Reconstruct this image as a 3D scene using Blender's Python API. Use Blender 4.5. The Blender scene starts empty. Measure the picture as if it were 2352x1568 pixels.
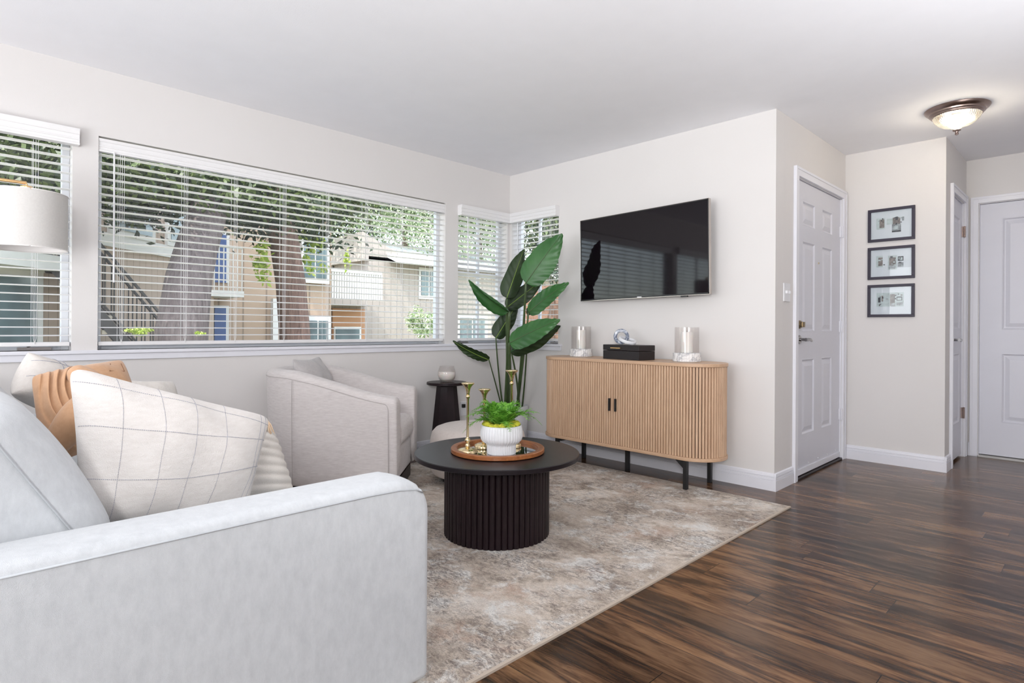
import bpy, math, random
import numpy as np
from mathutils import Vector, Matrix
random.seed(7)
C = bpy.context.scene.collection
PI = math.pi
# ---------------------------------------------------------------- camera
CAM = Vector((3.91304, -3.85230, 1.02634))
FW = Vector((-0.70929, 0.704917, 0.000666)); RT = Vector((0.704907, 0.709274, 0.006017)); UP = Vector((-0.003769, -0.004737, 0.999982))
FOC, CX, CY = 1358.816, 1176.0, 753.326
cd = bpy.data.cameras.new('camera'); cam = bpy.data.objects.new('camera', cd); C.objects.link(cam)
cam.matrix_world = Matrix(((RT.x, UP.x, -FW.x, CAM.x), (RT.y, UP.y, -FW.y, CAM.y), (RT.z, UP.z, -FW.z, CAM.z), (0, 0, 0, 1)))
cd.sensor_width = 36; cd.lens = FOC / 2352 * 36; cd.shift_y = (CY - 784) / 2352; cd.clip_start = .02; cd.clip_end = 200
bpy.context.scene.camera = cam
# ---------------------------------------------------------------- world, sun, large lights, exposure
w = bpy.data.worlds.new('sky'); bpy.context.scene.world = w; w.use_nodes = True
wn = w.node_tree.nodes; wl = w.node_tree.links
st = wn.new('ShaderNodeTexSky'); st.sky_type = 'NISHITA'; st.sun_disc = False; st.sun_elevation = math.radians(50); st.sun_rotation = math.radians(120)
wn['Background'].inputs[1].default_value = 0.70
hs = wn.new('ShaderNodeHueSaturation'); hs.inputs['Saturation'].default_value = .5; wl.new(st.outputs[0], hs.inputs['Color']); wl.new(hs.outputs[0], wn['Background'].inputs[0])
def lamp(name, kind, loc, tgt, energy, col=(1, 1, 1), **kw):
    l = bpy.data.lights.new(name, kind); o = bpy.data.objects.new(name, l); C.objects.link(o)
    o.location = loc; o.rotation_euler = (Vector(tgt) - Vector(loc)).to_track_quat('-Z', 'Y').to_euler()
    l.energy = energy; l.color = col
    for k, v in kw.items(): setattr(l, k, v)
    return o
lamp('sun', 'SUN', (2.2, -8, 12), (0, 0, 0), 6.5, (1, .95, .88), angle=.01)
# added fill lamp behind the camera; no glazing is modelled there
lamp('rear_fill', 'AREA', (2.4, -8.7, 1.45), (1.6, 0, 1.2), 76, (.955, .975, 1), shape='RECTANGLE', size=4.0, size_y=2.1)
lamp('side_fill', 'AREA', (5.1, -3.6, 1.3), (4.6, 2.3, 1.2), 9, (.975, .985, 1), shape='RECTANGLE', size=1.0, size_y=1.8, spread=2.0)  # extra fill lamp, added to brighten the hall wall
# unseen fill lamps, added out of view to brighten the ceiling
lamp('ceiling_fill_rear', 'AREA', (2.7, -6.2, .7), (2.4, -5.2, 2.44), 84, (.95, .97, 1), shape='RECTANGLE', size=1.8, size_y=1.8)
lamp('ceiling_fill_hall', 'AREA', (4.9, -1.4, .6), (4.7, -1.4, 2.44), 25, (.95, .97, 1), shape='RECTANGLE', size=1.2, size_y=1.8, spread=2.2)
# the photographer's softbox behind the camera, and the flash bounced off the ceiling
lamp('softbox', 'AREA', (4.7, -5.1, 1.7), (1.0, -1.0, .9), 12, (.975, .985, 1), shape='DISK', size=.45, spread=2.0)
lamp('bounced_flash', 'AREA', (4.2, -4.3, 1.4), (2.0, -2.0, 2.44), 10, (.975, .985, 1), shape='DISK', size=.3, spread=1.6)
vs = bpy.context.scene.view_settings
vs.view_transform = 'Standard'; vs.look = 'None'; vs.exposure = 0.5; vs.gamma = 1; vs.use_curve_mapping = False

def ray(px, py): return FW + RT * ((px - CX) / FOC) - UP * ((py - CY) / FOC)
def at(px, py, Z): return CAM + ray(px, py) * Z
def on(px, py, ax, val):
    d = ray(px, py); return CAM + d * ((val - CAM[ax]) / d[ax])
# ---------------------------------------------------------------- materials
class NT:
    def __init__(s, name):
        s.m = bpy.data.materials.new(name); s.m.use_nodes = True; s.t = s.m.node_tree; s.n = s.t.nodes
        s.b = s.n['Principled BSDF']
    def N(s, typ, **kw):
        n = s.n.new('ShaderNode' + typ)
        for k, v in kw.items():
            if hasattr(n, k) and k not in ('Scale', 'Color'): setattr(n, k, v)
            else: n.inputs[k].default_value = v
        return n
    def L(s, a, b): s.t.links.new(a, b)
    def set(s, **kw):
        for k, v in kw.items():
            k = k.replace('_', ' ')
            s.b.inputs[k].default_value = (*v, 1) if isinstance(v, tuple) and len(v) == 3 else v
        return s
    def coord(s, scale=(1, 1, 1), rot=(0, 0, 0), loc=(0, 0, 0), src='Object'):
        tc = s.N('TexCoord'); mp = s.N('Mapping'); mp.inputs['Scale'].default_value = scale; mp.inputs['Rotation'].default_value = rot; mp.inputs['Location'].default_value = loc
        s.L(tc.outputs[src], mp.inputs[0]); return mp.outputs[0]
    def noise(s, vec, scale, detail=4, rough=.55, dist=0):
        n = s.N('TexNoise', Scale=scale, Detail=detail, Roughness=rough, Distortion=dist); s.L(vec, n.inputs['Vector']); return n.outputs['Fac']
    def ramp(s, fac, stops, interp='LINEAR'):
        r = s.N('ValToRGB'); e = r.color_ramp; e.interpolation = interp
        while len(e.elements) < len(stops): e.elements.new(.5)
        for el, (p, c) in zip(e.elements, stops): el.position = p; el.color = (*c, 1) if len(c) == 3 else c
        s.L(fac, r.inputs[0]); return r.outputs[0]
    def mix(s, fac, a, b, mode='MIX'):
        m = s.N('Mix', data_type='RGBA', blend_type=mode)
        for i, x in ((0, fac), (6, a), (7, b)):
            if isinstance(x, (int, float)): m.inputs[i].default_value = x
            elif isinstance(x, tuple): m.inputs[i].default_value = (*x, 1)
            else: s.L(x, m.inputs[i])
        return m.outputs[2]
    def math(s, op, a, b=0.0, c=0.0):
        m = s.N('Math', operation=op)
        for i, x in enumerate((a, b, c)):
            if isinstance(x, (int, float)): m.inputs[i].default_value = x
            else: s.L(x, m.inputs[i])
        return m.outputs[0]
    def bump(s, h, strength=.2, dist=.01):
        b = s.N('Bump', Strength=strength, Distance=dist); s.L(h, b.inputs['Height']); s.L(b.outputs[0], s.b.inputs['Normal'])
    def base(s, c): s.L(c, s.b.inputs['Base Color'])

def plain(name, col, rough=.5, metal=0.0, var=.04, scale=6, bump=0, bscale=200, **kw):
    m = NT(name); m.set(Roughness=rough, Metallic=metal, **kw)
    v = m.coord(); f = m.noise(v, scale, 3)
    m.base(m.ramp(f, [(.3, tuple(c * (1 - var) for c in col)), (.7, tuple(min(1, c * (1 + var)) for c in col))]))
    if bump: m.bump(m.noise(v, bscale, 2), bump, .003)
    return m.m
M = {}
M['wall'] = plain('wall_paint', (.735, .71, .695), .75, var=.012, scale=1.3, bump=.12, bscale=260)
M['ceil'] = plain('ceiling_paint', (.90, .90, .93), .8, var=.01, bump=.1, bscale=150)
M['trim'] = plain('white_trim', (.80, .80, .85), .3, var=.01)
M['door'] = plain('door_paint', (.70, .70, .76), .42, var=.01)
M['blind'] = plain('blind_white', (.82, .81, .81), .35, var=.01)
M['cord'] = plain('cord', (.8, .8, .8), .8)
M['vinyl'] = plain('vinyl_frame', (.74, .75, .78), .35, var=.01)
M['black'] = plain('black_metal', (.012, .012, .013), .4, var=.1)
M['chrome'] = plain('satin_nickel', (.36, .35, .35), .22, 1, var=.03)
M['dnickel'] = plain('brushed_nickel_brown', (.34, .26, .23), .28, 1, var=.05)
M['brass'] = plain('brass', (.82, .66, .40), .2, 1, var=.06, scale=20)
M['gold'] = plain('gold', (.80, .52, .25), .25, 1)
M['espresso'] = plain('espresso_wood', (.012, .0055, .0075), .38, Specular_IOR_Level=.32, var=.25, scale=12)
M['tableblk'] = plain('table_lacquer', (.009, .006, .008), .34, Specular_IOR_Level=.38, var=.15, scale=5)
M['white_ceramic'] = plain('white_ceramic', (.82, .82, .84), .35, var=.01)
M['wax'] = plain('candle_wax', (.86, .84, .80), .4, var=.02, Subsurface_Weight=.2)
M['soil'] = plain('soil', (.03, .02, .015), .9, var=.5, scale=60)
M['mirror'] = plain('mirror', (.75, .77, .78), .03, 1, var=.0)
M['plastic'] = plain('white_plastic', (.8, .8, .82), .3)
M['frame_dark'] = plain('frame_dark', (.022, .016, .035), .4)
M['paper'] = plain('paper', (.70, .71, .76), .25)
M['box_black'] = plain('box_black', (.012, .008, .009), .45)
M['tassel'] = plain('tassel', (.80, .60, .42), .8, var=.1, scale=80)
M['shade'] = plain('linen_shade', (.62, .60, .575), .85, var=.03, scale=120, bump=.2, bscale=500)
M['shade_in'] = plain('shade_lining', (.85, .82, .80), .7)
M['bark'] = None
def wood(name, c1, c2, rough=.45, axis='Z', sc=1.0):
    m = NT(name); m.set(Roughness=rough)
    s = {'Z': (14, 14, .9), 'X': (.9, 14, 14), 'Y': (14, .9, 14)}[axis]
    v = m.coord(tuple(k * sc for k in s)); f = m.noise(v, 4, 6, .65, .6)
    m.base(m.ramp(f, [(.3, c1), (.7, c2)])); m.bump(f, .06, .002)
    return m.m
M['oak'] = wood('light_oak', (.50, .315, .20), (.68, .47, .315), .5)
M['oak_top'] = wood('light_oak_top', (.52, .33, .21), (.64, .43, .28), .42, 'X')
M['traywood'] = wood('tray_wood', (.22, .065, .018), (.38, .14, .045), .3, 'X')
def fabric(name, c1, c2, weave=900, streak=None, bump=.35, rough=.95, sc=60):
    m = NT(name); m.set(Roughness=rough, Sheen_Weight=.25, Sheen_Roughness=.5)
    v = m.coord(streak or (1, 1, 1)); f = m.noise(v, sc, 6, .7)
    m.base(m.ramp(f, [(.32, c1), (.68, c2)]))
    v2 = m.coord(); m.bump(m.noise(v2, weave, 2), bump, .002)
    return m.m
M['sofa'] = fabric('sofa_fabric', (.545, .565, .585), (.63, .65, .67), 700, (1, 1, .5), sc=45)
M['sofa_seam'] = plain('sofa_seam', (.47, .49, .51), .9)
M['chair'] = fabric('chair_fabric', (.58, .53, .52), (.72, .675, .66), 500, (1, 1, 9), bump=.5, sc=22)
M['chair_seam'] = plain('chair_seam', (.50, .455, .445), .9)
M['greypillow'] = fabric('grey_pillow', (.46, .435, .435), (.52, .495, .49), 800)
M['ottoman'] = fabric('ottoman_fabric', (.58, .51, .47), (.65, .585, .545), 700)
M['cream'] = fabric('cream_cotton', (.66, .62, .585), (.735, .70, .67), 400, (1, 1, 4), bump=.7, sc=30)
M['cream2'] = fabric('cream_cotton_dim', (.62, .575, .535), (.68, .64, .60), 400, bump=.6)
M['fuzzy'] = fabric('fuzzy_cream', (.66, .62, .57), (.74, .70, .66), 150, bump=1)
M['camel'] = fabric('camel_fabric', (.47, .265, .14), (.53, .31, .175), 900, bump=.15, rough=.8)
M['thread'] = plain('grey_thread', (.36, .36, .41), .9, var=.3, scale=150)
def ribbed():
    m = NT('ribbed_knit'); m.set(Roughness=.95); v = m.coord()
    f = m.noise(v, 300, 2); m.base(m.ramp(f, [(.3, (.70, .655, .60)), (.7, (.77, .735, .69))])); m.bump(f, .4, .002); return m.m
M['knit'] = ribbed()
def marble():
    m = NT('marble'); m.set(Roughness=.4); v = m.coord()
    f = m.noise(v, 9, 8, .7, 1.5); m.base(m.ramp(f, [(.40, (.45, .45, .47)), (.5, (.80, .79, .78)), (.7, (.84, .83, .82))])); return m.m
M['marble'] = marble()
def ringm():
    m = NT('grey_marble'); m.set(Roughness=.2); v = m.coord()
    f = m.noise(v, 22, 5, .6, 1.0); m.base(m.ramp(f, [(.38, (.06, .08, .14)), (.5, (.35, .38, .45)), (.65, (.75, .76, .8))])); return m.m
M['ringmarble'] = ringm()
def floor_mat():
    m = NT('dark_wood_planks'); v = m.coord(); sx = m.N('SeparateXYZ'); m.L(v, sx.inputs[0])
    W_, L_ = .152, 1.22
    row = m.math('FLOOR', m.math('DIVIDE', sx.outputs[1], W_))
    wn1 = m.N('TexWhiteNoise', noise_dimensions='1D'); m.L(row, wn1.inputs['W'])
    xs = m.math('ADD', m.math('DIVIDE', sx.outputs[0], L_), m.math('MULTIPLY', wn1.outputs['Value'], 7.0))
    col = m.math('FLOOR', xs)
    cid = m.math('ADD', m.math('MULTIPLY', row, 17.31), m.math('MULTIPLY', col, 3.77))
    wn2 = m.N('TexWhiteNoise', noise_dimensions='1D'); m.L(cid, wn2.inputs['W'])
    r = wn2.outputs['Value']
    cb = m.N('CombineXYZ'); m.L(m.math('ADD', m.math('MULTIPLY', sx.outputs[0], 1.15), m.math('MULTIPLY', r, 37.0)), cb.inputs[0]); m.L(m.math('MULTIPLY', sx.outputs[1], 8.0), cb.inputs[1]); m.L(m.math('MULTIPLY', r, 9.0), cb.inputs[2])
    g = m.noise(cb.outputs[0], 1.25, 6, .56, 1.4)
    cb3 = m.N('CombineXYZ'); m.L(m.math('ADD', m.math('MULTIPLY', sx.outputs[0], 3.2), m.math('MULTIPLY', r, 23.0)), cb3.inputs[0]); m.L(m.math('MULTIPLY', sx.outputs[1], 26.0), cb3.inputs[1])
    g3 = m.noise(cb3.outputs[0], 1.3, 9, .72, 1.2)
    cb2 = m.N('CombineXYZ'); m.L(m.math('ADD', m.math('MULTIPLY', sx.outputs[0], 9.0), m.math('MULTIPLY', r, 11.0)), cb2.inputs[0]); m.L(m.math('MULTIPLY', sx.outputs[1], 150.0), cb2.inputs[1])
    g2 = m.noise(cb2.outputs[0], 1.6, 4, .6, .4)
    mixn = m.math('ADD', m.math('MULTIPLY', g, .62), m.math('MULTIPLY', g3, .38))
    c = m.ramp(mixn, [(.37, (.012, .007, .005)), (.44, (.048, .024, .013)), (.50, (.118, .060, .030)), (.57, (.205, .113, .058)), (.70, (.27, .158, .085))])
    c = m.mix(.30, c, m.ramp(g2, [(.35, (.45, .45, .45)), (.60, (1.1, 1.1, 1.1))]), 'MULTIPLY')
    c = m.mix(.85, c, m.ramp(r, [(0, (.50, .47, .46)), (.5, (.85, .82, .80)), (1, (1.25, 1.18, 1.10))]), 'MULTIPLY')
    fy = m.math('FRACT', m.math('DIVIDE', sx.outputs[1], W_)); fx = m.math('FRACT', xs)
    gap = m.math('MAXIMUM', m.math('LESS_THAN', fy, .014), m.math('LESS_THAN', fx, .0022))
    c = m.mix(gap, c, (.006, .004, .003)); m.base(c)
    m.L(m.math('MULTIPLY_ADD', g2, .16, .12), m.b.inputs['Roughness'])
    m.set(Specular_IOR_Level=.30)
    m.bump(m.math('SUBTRACT', m.math('ADD', m.math('MULTIPLY', g, .3), m.math('MULTIPLY', g2, .5)), m.math('MULTIPLY', gap, 1.5)), .18, .002)
    return m.m
M['floor'] = floor_mat()
def rug_mat():
    m = NT('distressed_rug'); m.set(Roughness=.97); v = m.coord()
    warp = m.noise(m.coord((1, 1, 1), loc=(2, 2, 0)), 1.6, 4, .6)
    big = m.noise(m.coord((1, 1.35, 1)), 4.2, 12, .74, .35)
    c = m.ramp(big, [(.34, (.27, .22, .185)), (.43, (.50, .425, .35)), (.50, (.70, .61, .52)), (.58, (.80, .735, .66)), (.7, (.80, .77, .73))])
    c = m.mix(m.ramp(warp, [(.40, (0, 0, 0)), (.62, (.55, .55, .55))]), c, (.44, .36, .295))
    pk = m.noise(m.coord(loc=(5, 3, 0)), 3.6, 9, .74, .3)
    c = m.mix(m.ramp(pk, [(.54, (0, 0, 0)), (.66, (.7, .7, .7))]), c, (.50, .34, .255))
    bl = m.noise(m.coord(loc=(-4, 9, 0)), 6.5, 10, .76, .4)
    c = m.mix(m.ramp(bl, [(.52, (0, 0, 0)), (.60, (.85, .85, .85))]), c, (.80, .785, .75))
    f1 = m.noise(m.coord((1, 2.2, 1)), 30, 10, .92, .9); mask = m.noise(m.coord(loc=(1, 7, 0)), 3.2, 8, .72)
    sp = m.math('MULTIPLY', m.ramp(f1, [(.485, (0, 0, 0)), (.52, (1, 1, 1))]), m.ramp(mask, [(.42, (.15, .15, .15)), (.56, (1, 1, 1))]))
    c = m.mix(m.math('MULTIPLY', sp, .75), c, (.105, .085, .082))
    f2 = m.noise(v, 170, 3, .8); c = m.mix(.5, c, m.ramp(f2, [(.32, (.6, .6, .6)), (.60, (1.12, 1.12, 1.12))]), 'MULTIPLY')
    m.base(c); m.bump(m.noise(v, 420, 2), .5, .003); return m.m
M['rug'] = rug_mat()
M['rugedge'] = plain('rug_edge', (.52, .44, .36), .9)
def glass(name, tint=(1, 1, 1), gl=.10, rough=0.0, fres=1.45):
    m = NT(name); m.n.remove(m.b); out = m.n['Material Output']
    t = m.N('BsdfTransparent'); t.inputs[0].default_value = (*tint, 1); g = m.N('BsdfGlossy'); g.inputs['Roughness'].default_value = rough
    fr = m.N('LayerWeight'); fr.inputs[0].default_value = fres - 1; p_ = m.math('MULTIPLY_ADD', m.math('POWER', fr.outputs['Facing'], 3.0), .35, .035); mx = m.N('MixShader'); m.L(p_, mx.inputs[0]); m.L(t.outputs[0], mx.inputs[1]); m.L(g.outputs[0], mx.inputs[2]); m.L(mx.outputs[0], out.inputs[0]); return m.m
M['pane'] = glass('window_glass', (.96, .98, .98))
M['hurricane'] = glass('clear_glass', (.965, .955, .95), fres=1.35)
M['frost'] = plain('frosted_glass', (.84, .83, .82), .15, var=.01, Alpha=.85)
M['screen'] = plain('tv_screen', (.004, .002, .004), .05, var=0, Specular_IOR_Level=.36)
def emis(name, col, s):
    m = NT(name); m.set(Base_Color=col, Emission_Color=col, Emission_Strength=s); return m.m
M['bulb'] = emis('bulb', (1, .93, .78), 22)
def ribglass():
    m = NT('ribbed_glass'); m.set(Base_Color=(.96, .96, .90), Roughness=.12, Transmission_Weight=.92, IOR=1.3); return m.m
M['ribglass'] = ribglass()
def leafm(name, c1, c2, rough=.35, trans=0.0, perisland=False, sc=8):
    m = NT(name); m.set(Roughness=rough)
    if perisland:
        g = m.N('NewGeometry'); fac = g.outputs['Random Per Island']
    else: fac = m.noise(m.coord((1, 1, 1)), sc, 4)
    c = m.ramp(fac, [(.25, c1), (.75, c2)]); m.base(c)
    if trans:
        tr = m.N('BsdfTranslucent'); m.L(c, tr.inputs[0]); mx = m.N('MixShader'); mx.inputs[0].default_value = trans
        m.L(m.b.outputs[0], mx.inputs[1]); m.L(tr.outputs[0], mx.inputs[2]); m.L(mx.outputs[0], m.n['Material Output'].inputs[0])
    return m.m
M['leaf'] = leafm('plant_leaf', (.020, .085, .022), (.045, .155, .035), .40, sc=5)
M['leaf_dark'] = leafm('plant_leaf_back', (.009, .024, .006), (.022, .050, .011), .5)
M['stem'] = leafm('plant_stem', (.05, .085, .03), (.085, .13, .05), .4)
M['midrib'] = leafm('midrib', (.16, .28, .04), (.24, .36, .06), .45)
M['fern'] = leafm('fern_leaf', (.10, .32, .03), (.28, .62, .08), .45, .3, True)
M['moss'] = plain('moss', (.58, .56, .05), .95, var=.35, scale=60, bump=1, bscale=150)
M['foliage'] = leafm('tree_foliage', (.010, .022, .007), (.085, .115, .035), .5, .3, True)
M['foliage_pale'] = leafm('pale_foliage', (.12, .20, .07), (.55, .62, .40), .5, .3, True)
M['foliage_dark'] = leafm('dark_foliage', (.008, .018, .008), (.025, .045, .02), .6, .2, True)
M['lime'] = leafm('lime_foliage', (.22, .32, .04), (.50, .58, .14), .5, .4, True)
def barkm(name, c1, c2):
    m = NT(name); m.set(Roughness=.95); f = m.noise(m.coord((9, 9, 1)), 2.2, 8, .7, 1.0); m.base(m.ramp(f, [(.3, c1), (.7, c2)])); m.bump(f, 1, .04); return m.m
M['bark'] = barkm('redwood_bark', (.07, .038, .03), (.24, .15, .12)); M['bark2'] = barkm('grey_bark', (.075, .055, .055), (.21, .17, .165))
def siding(name, col, pitch=.2):
    m = NT(name); m.set(Roughness=.9); sx = m.N('SeparateXYZ'); m.L(m.coord(), sx.inputs[0])
    fr = m.math('FRACT', m.math('DIVIDE', m.math('SUBTRACT', sx.outputs[1], sx.outputs[0]), pitch)); g = m.math('LESS_THAN', fr, .07)
    m.base(m.mix(g, col, tuple(c * .6 for c in col))); return m.m
M['siding'] = siding('beige_siding', (.36, .28, .225)); M['siding_tan'] = siding('tan_siding', (.36, .265, .195), .5); M['siding_pale'] = siding('pale_siding', (.30, .26, .23), .22)
M['orange'] = plain('terracotta_wall', (.36, .19, .10), .9)
M['blue'] = plain('blue_door', (.03, .07, .20), .5)
M['ext_white'] = plain('exterior_white', (.55, .54, .52), .7)
M['ext_glass'] = plain('exterior_glass', (.10, .14, .15), .12, var=.3, scale=2)
M['roof'] = plain('white_roof', (.6, .59, .60), .8)
M['roof_dark'] = plain('dark_roof', (.10, .09, .10), .9)
M['grass'] = plain('lawn', (.30, .30, .20), 1, var=.4, scale=6)
M['metal_dark'] = plain('rail_metal', (.035, .032, .032), .6)
M['tread'] = plain('concrete_tread', (.38, .34, .28), .9)
M['fence'] = siding('wood_fence', (.22, .12, .08), .14)
M['print_g'] = plain('print_grey', (.30, .31, .33), .6, var=.5, scale=60); M['print_b'] = plain('print_taupe', (.22, .18, .17), .6, var=.5, scale=60)
M['print_d'] = plain('print_dark', (.05, .05, .06), .6, var=.3, scale=60); M['print_l'] = plain('print_light', (.52, .57, .58), .6, var=.15, scale=40)
# ---------------------------------------------------------------- mesh helpers
ROOT = {}
class G:
    def __init__(s): s.v = []; s.f = []; s.m = []; s.other = False
    def add(s, v, f, m=0):
        s.other = True; o = len(s.v); s.v += [Vector(p) for p in v]; s.f += [tuple(i + o for i in q) for q in f]; s.m += [m] * len(f); return s
    def box(s, a, b, m=0, R=None, c=None):
        x0, x1 = sorted((a[0], b[0])); y0, y1 = sorted((a[1], b[1])); z0, z1 = sorted((a[2], b[2]))
        vs = [Vector(p) for p in ((x0, y0, z0), (x1, y0, z0), (x1, y1, z0), (x0, y1, z0), (x0, y0, z1), (x1, y0, z1), (x1, y1, z1), (x0, y1, z1))]
        if R is not None: vs = [R @ p + Vector(c or (0, 0, 0)) for p in vs]
        k = s.other; s.add(vs, [(3, 2, 1, 0), (4, 5, 6, 7), (0, 1, 5, 4), (1, 2, 6, 5), (2, 3, 7, 6), (3, 0, 4, 7)], m); s.other = k; return s
    def tube(s, pts, r, n=8, m=0, cap=True):
        pts = [Vector(p) for p in pts]; k = len(pts); rr = r if isinstance(r, (list, tuple)) else [r] * k
        vs = []; ref = None
        for i, p in enumerate(pts):
            t = (pts[min(i + 1, k - 1)] - pts[max(i - 1, 0)]).normalized()
            if ref is None: ref = t.orthogonal().normalized()
            ref = (ref - t * ref.dot(t)).normalized(); b = t.cross(ref)
            for j in range(n):
                a = 2 * PI * j / n; vs.append(p + (ref * math.cos(a) + b * math.sin(a)) * rr[i])
        fs = [(i * n + j, i * n + (j + 1) % n, (i + 1) * n + (j + 1) % n, (i + 1) * n + j) for i in range(k - 1) for j in range(n)]
        if cap: fs += [tuple(reversed(range(n))), tuple(range((k - 1) * n, k * n))]
        return s.add(vs, fs, m)
    def lathe(s, prof, c, n=48, m=0, mod=None, cap=True):
        if not cap: prof = list(prof) + [prof[0]]
        vs = []; c = Vector(c)
        for i, (r, z) in enumerate(prof):
            for j in range(n):
                a = 2 * PI * j / n; q = r * (mod(a, z) if mod else 1); vs.append(c + Vector((q * math.cos(a), q * math.sin(a), z)))
        fs = [(i * n + j, i * n + (j + 1) % n, (i + 1) * n + (j + 1) % n, (i + 1) * n + j) for i in range(len(prof) - 1) for j in range(n)]
        if cap and prof[0][0] > 1e-4: fs.append(tuple(reversed(range(n))))
        if cap and prof[-1][0] > 1e-4: fs.append(tuple(range((len(prof) - 1) * n, len(prof) * n)))
        return s.add(vs, fs, m)
    def prism(s, poly, z0, z1, m=0):
        n = len(poly); vs = [(x, y, z0) for x, y in poly] + [(x, y, z1) for x, y in poly]
        return s.add(vs, [tuple(reversed(range(n))), tuple(range(n, 2 * n))] + [(i, (i + 1) % n, n + (i + 1) % n, n + i) for i in range(n)], m)
    def grid(s, fn, nu, nv, m=0, closeu=False):
        vs = [fn(i / (nu if closeu else nu - 1), j / (nv - 1)) for i in range(nu) for j in range(nv)]
        fs = [(i * nv + j, ((i + 1) % nu) * nv + j, ((i + 1) % nu) * nv + j + 1, i * nv + j + 1) for i in range(nu if closeu else nu - 1) for j in range(nv - 1)]
        return s.add(vs, fs, m)
    def rbox(s, size, r, R=None, c=(0, 0, 0), seg=5, mid=6, deform=None, m=0):
        hx, hy, hz = (k / 2 for k in size); c = Vector(c)
        def ax(h):
            q = max(h - r, 0); a = [-(q + r * math.tan(PI / 4 * (1 - i / seg))) for i in range(seg)]
            b = [-q + 2 * q * i / mid for i in range(mid + 1)]
            return a + b + [-x for x in reversed(a)]
        for axis in range(3):
            H = (hx, hy, hz); i1, i2 = [k for k in range(3) if k != axis]; A, B = ax(H[i1]), ax(H[i2])
            for sg in (-1, 1):
                vs = []
                for a in A:
                    for b in B:
                        p = [0, 0, 0]; p[axis] = sg * H[axis]; p[i1] = a; p[i2] = b
                        q = [max(-(H[k] - r), min(H[k] - r, p[k])) for k in range(3)]
                        d = Vector(p) - Vector(q); p = Vector(q) + d.normalized() * r
                        if deform: p = deform(p)
                        vs.append((R @ p if R is not None else p) + c)
                nb = len(B); fs = [(i * nb + j, (i + 1) * nb + j, (i + 1) * nb + j + 1, i * nb + j + 1) for i in range(len(A) - 1) for j in range(nb - 1)]
                s.add(vs, fs, m)
        return s
    def build(s, name, mats, parent=None, smooth=None, weld=True, recalc=True):
        root = parent
        while root is not None and root.parent is not None: root = root.parent
        off = ROOT.get(root.name, Vector((0, 0, 0))) if root is not None else Vector((0, 0, 0))
        me = bpy.data.meshes.new(name); me.from_pydata([p - off for p in s.v], [], s.f)
        for mt in (mats if isinstance(mats, (list, tuple)) else [mats]): me.materials.append(M[mt] if isinstance(mt, str) else mt)
        me.polygons.foreach_set('material_index', s.m)
        if not s.other and not getattr(s, 'cleaned', False): weld = recalc = False   # plain boxes are already clean
        if weld or recalc:
            import bmesh
            bm = bmesh.new(); bm.from_mesh(me)
            if weld: bmesh.ops.remove_doubles(bm, verts=bm.verts, dist=1e-5)
            if recalc: bmesh.ops.recalc_face_normals(bm, faces=bm.faces)
            bm.to_mesh(me); bm.free()
        if smooth:
            me.polygons.foreach_set('use_smooth', [True] * len(me.polygons))
            if smooth is not True: me.set_sharp_from_angle(angle=math.radians(smooth))
        o = bpy.data.objects.new(name, me); C.objects.link(o); o.parent = parent
        return o
def thing(name, loc, label, cat, group=None):
    o = bpy.data.objects.new(name, None); o.empty_display_size = .05; C.objects.link(o); o.location = loc; ROOT[o.name] = Vector(loc)
    return tag(o, label, cat, group)
def tag(o, label, cat, group=None):
    o['label'] = label; o['category'] = cat
    if group: o['group'] = group
    return o
def struct(o): o['kind'] = 'structure'; return o
def B(a, b, name, mat, parent=None, bev=0):
    o = G().box(a, b).build(name, mat, parent)
    if bev:
        md = o.modifiers.new('bevel', 'BEVEL'); md.width = bev; md.segments = 2
    return o
def bevel(o, w=.003, seg=2):
    md = o.modifiers.new('bevel', 'BEVEL'); md.width = w; md.segments = seg; md.limit_method = 'ANGLE'; return o
# ---------------------------------------------------------------- room shell
H = 2.44; W1, D1, W2, D2 = 2.419, 1.418, 3.082, 2.296
XR, YB = 5.9, -9.2; T = .13
def wallx(name, x, dx, y0, y1, holes=(), z1=H):   # wall whose room face lies at x, body towards x+dx; holes (y0,y1,z0,z1)
    g = G(); ys = sorted({y0, y1, *[h[0] for h in holes], *[h[1] for h in holes]}); zs = sorted({0, z1, *[h[2] for h in holes], *[h[3] for h in holes]})
    for a, b in zip(ys, ys[1:]):
        for c, d in zip(zs, zs[1:]):
            if any(h[0] <= a and b <= h[1] and h[2] <= c and d <= h[3] for h in holes): continue
            g.box((min(x, x + dx), a, c), (max(x, x + dx), b, d))
    return struct(clean(g).build(name, 'wall'))
def wally(name, y, dy, x0, x1, holes=(), z1=H):
    g = G(); xs = sorted({x0, x1, *[h[0] for h in holes], *[h[1] for h in holes]}); zs = sorted({0, z1, *[h[2] for h in holes], *[h[3] for h in holes]})
    for a, b in zip(xs, xs[1:]):
        for c, d in zip(zs, zs[1:]):
            if any(h[0] <= a and b <= h[1] and h[2] <= c and d <= h[3] for h in holes): continue
            g.box((a, min(y, y + dy), c), (b, max(y, y + dy), d))
    return struct(clean(g).build(name, 'wall'))
def clean(g):   # drop coincident inner faces between neighbouring boxes
    seen = {}
    for i, f in enumerate(g.f):
        k = tuple(sorted(tuple(round(c, 4) for c in g.v[j]) for j in f)); seen.setdefault(k, []).append(i)
    bad = {i for l in seen.values() if len(l) > 1 for i in l}
    g.f = [f for i, f in enumerate(g.f) if i not in bad]; g.m = [0] * len(g.f); g.cleaned = True; return g
ZS, ZH = .895, 2.072
struct(G().box((-T, YB - T, -.1), (XR + T, D2 + T, 0)).build('floor', 'floor'))
cg = G().box((-T, YB - T, H), (XR + T, T, H + .12)).box((W1 - T, T, H), (XR + T, D2 + T, H + .12)); struct(clean(cg).build('ceiling', 'ceil'))
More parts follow.
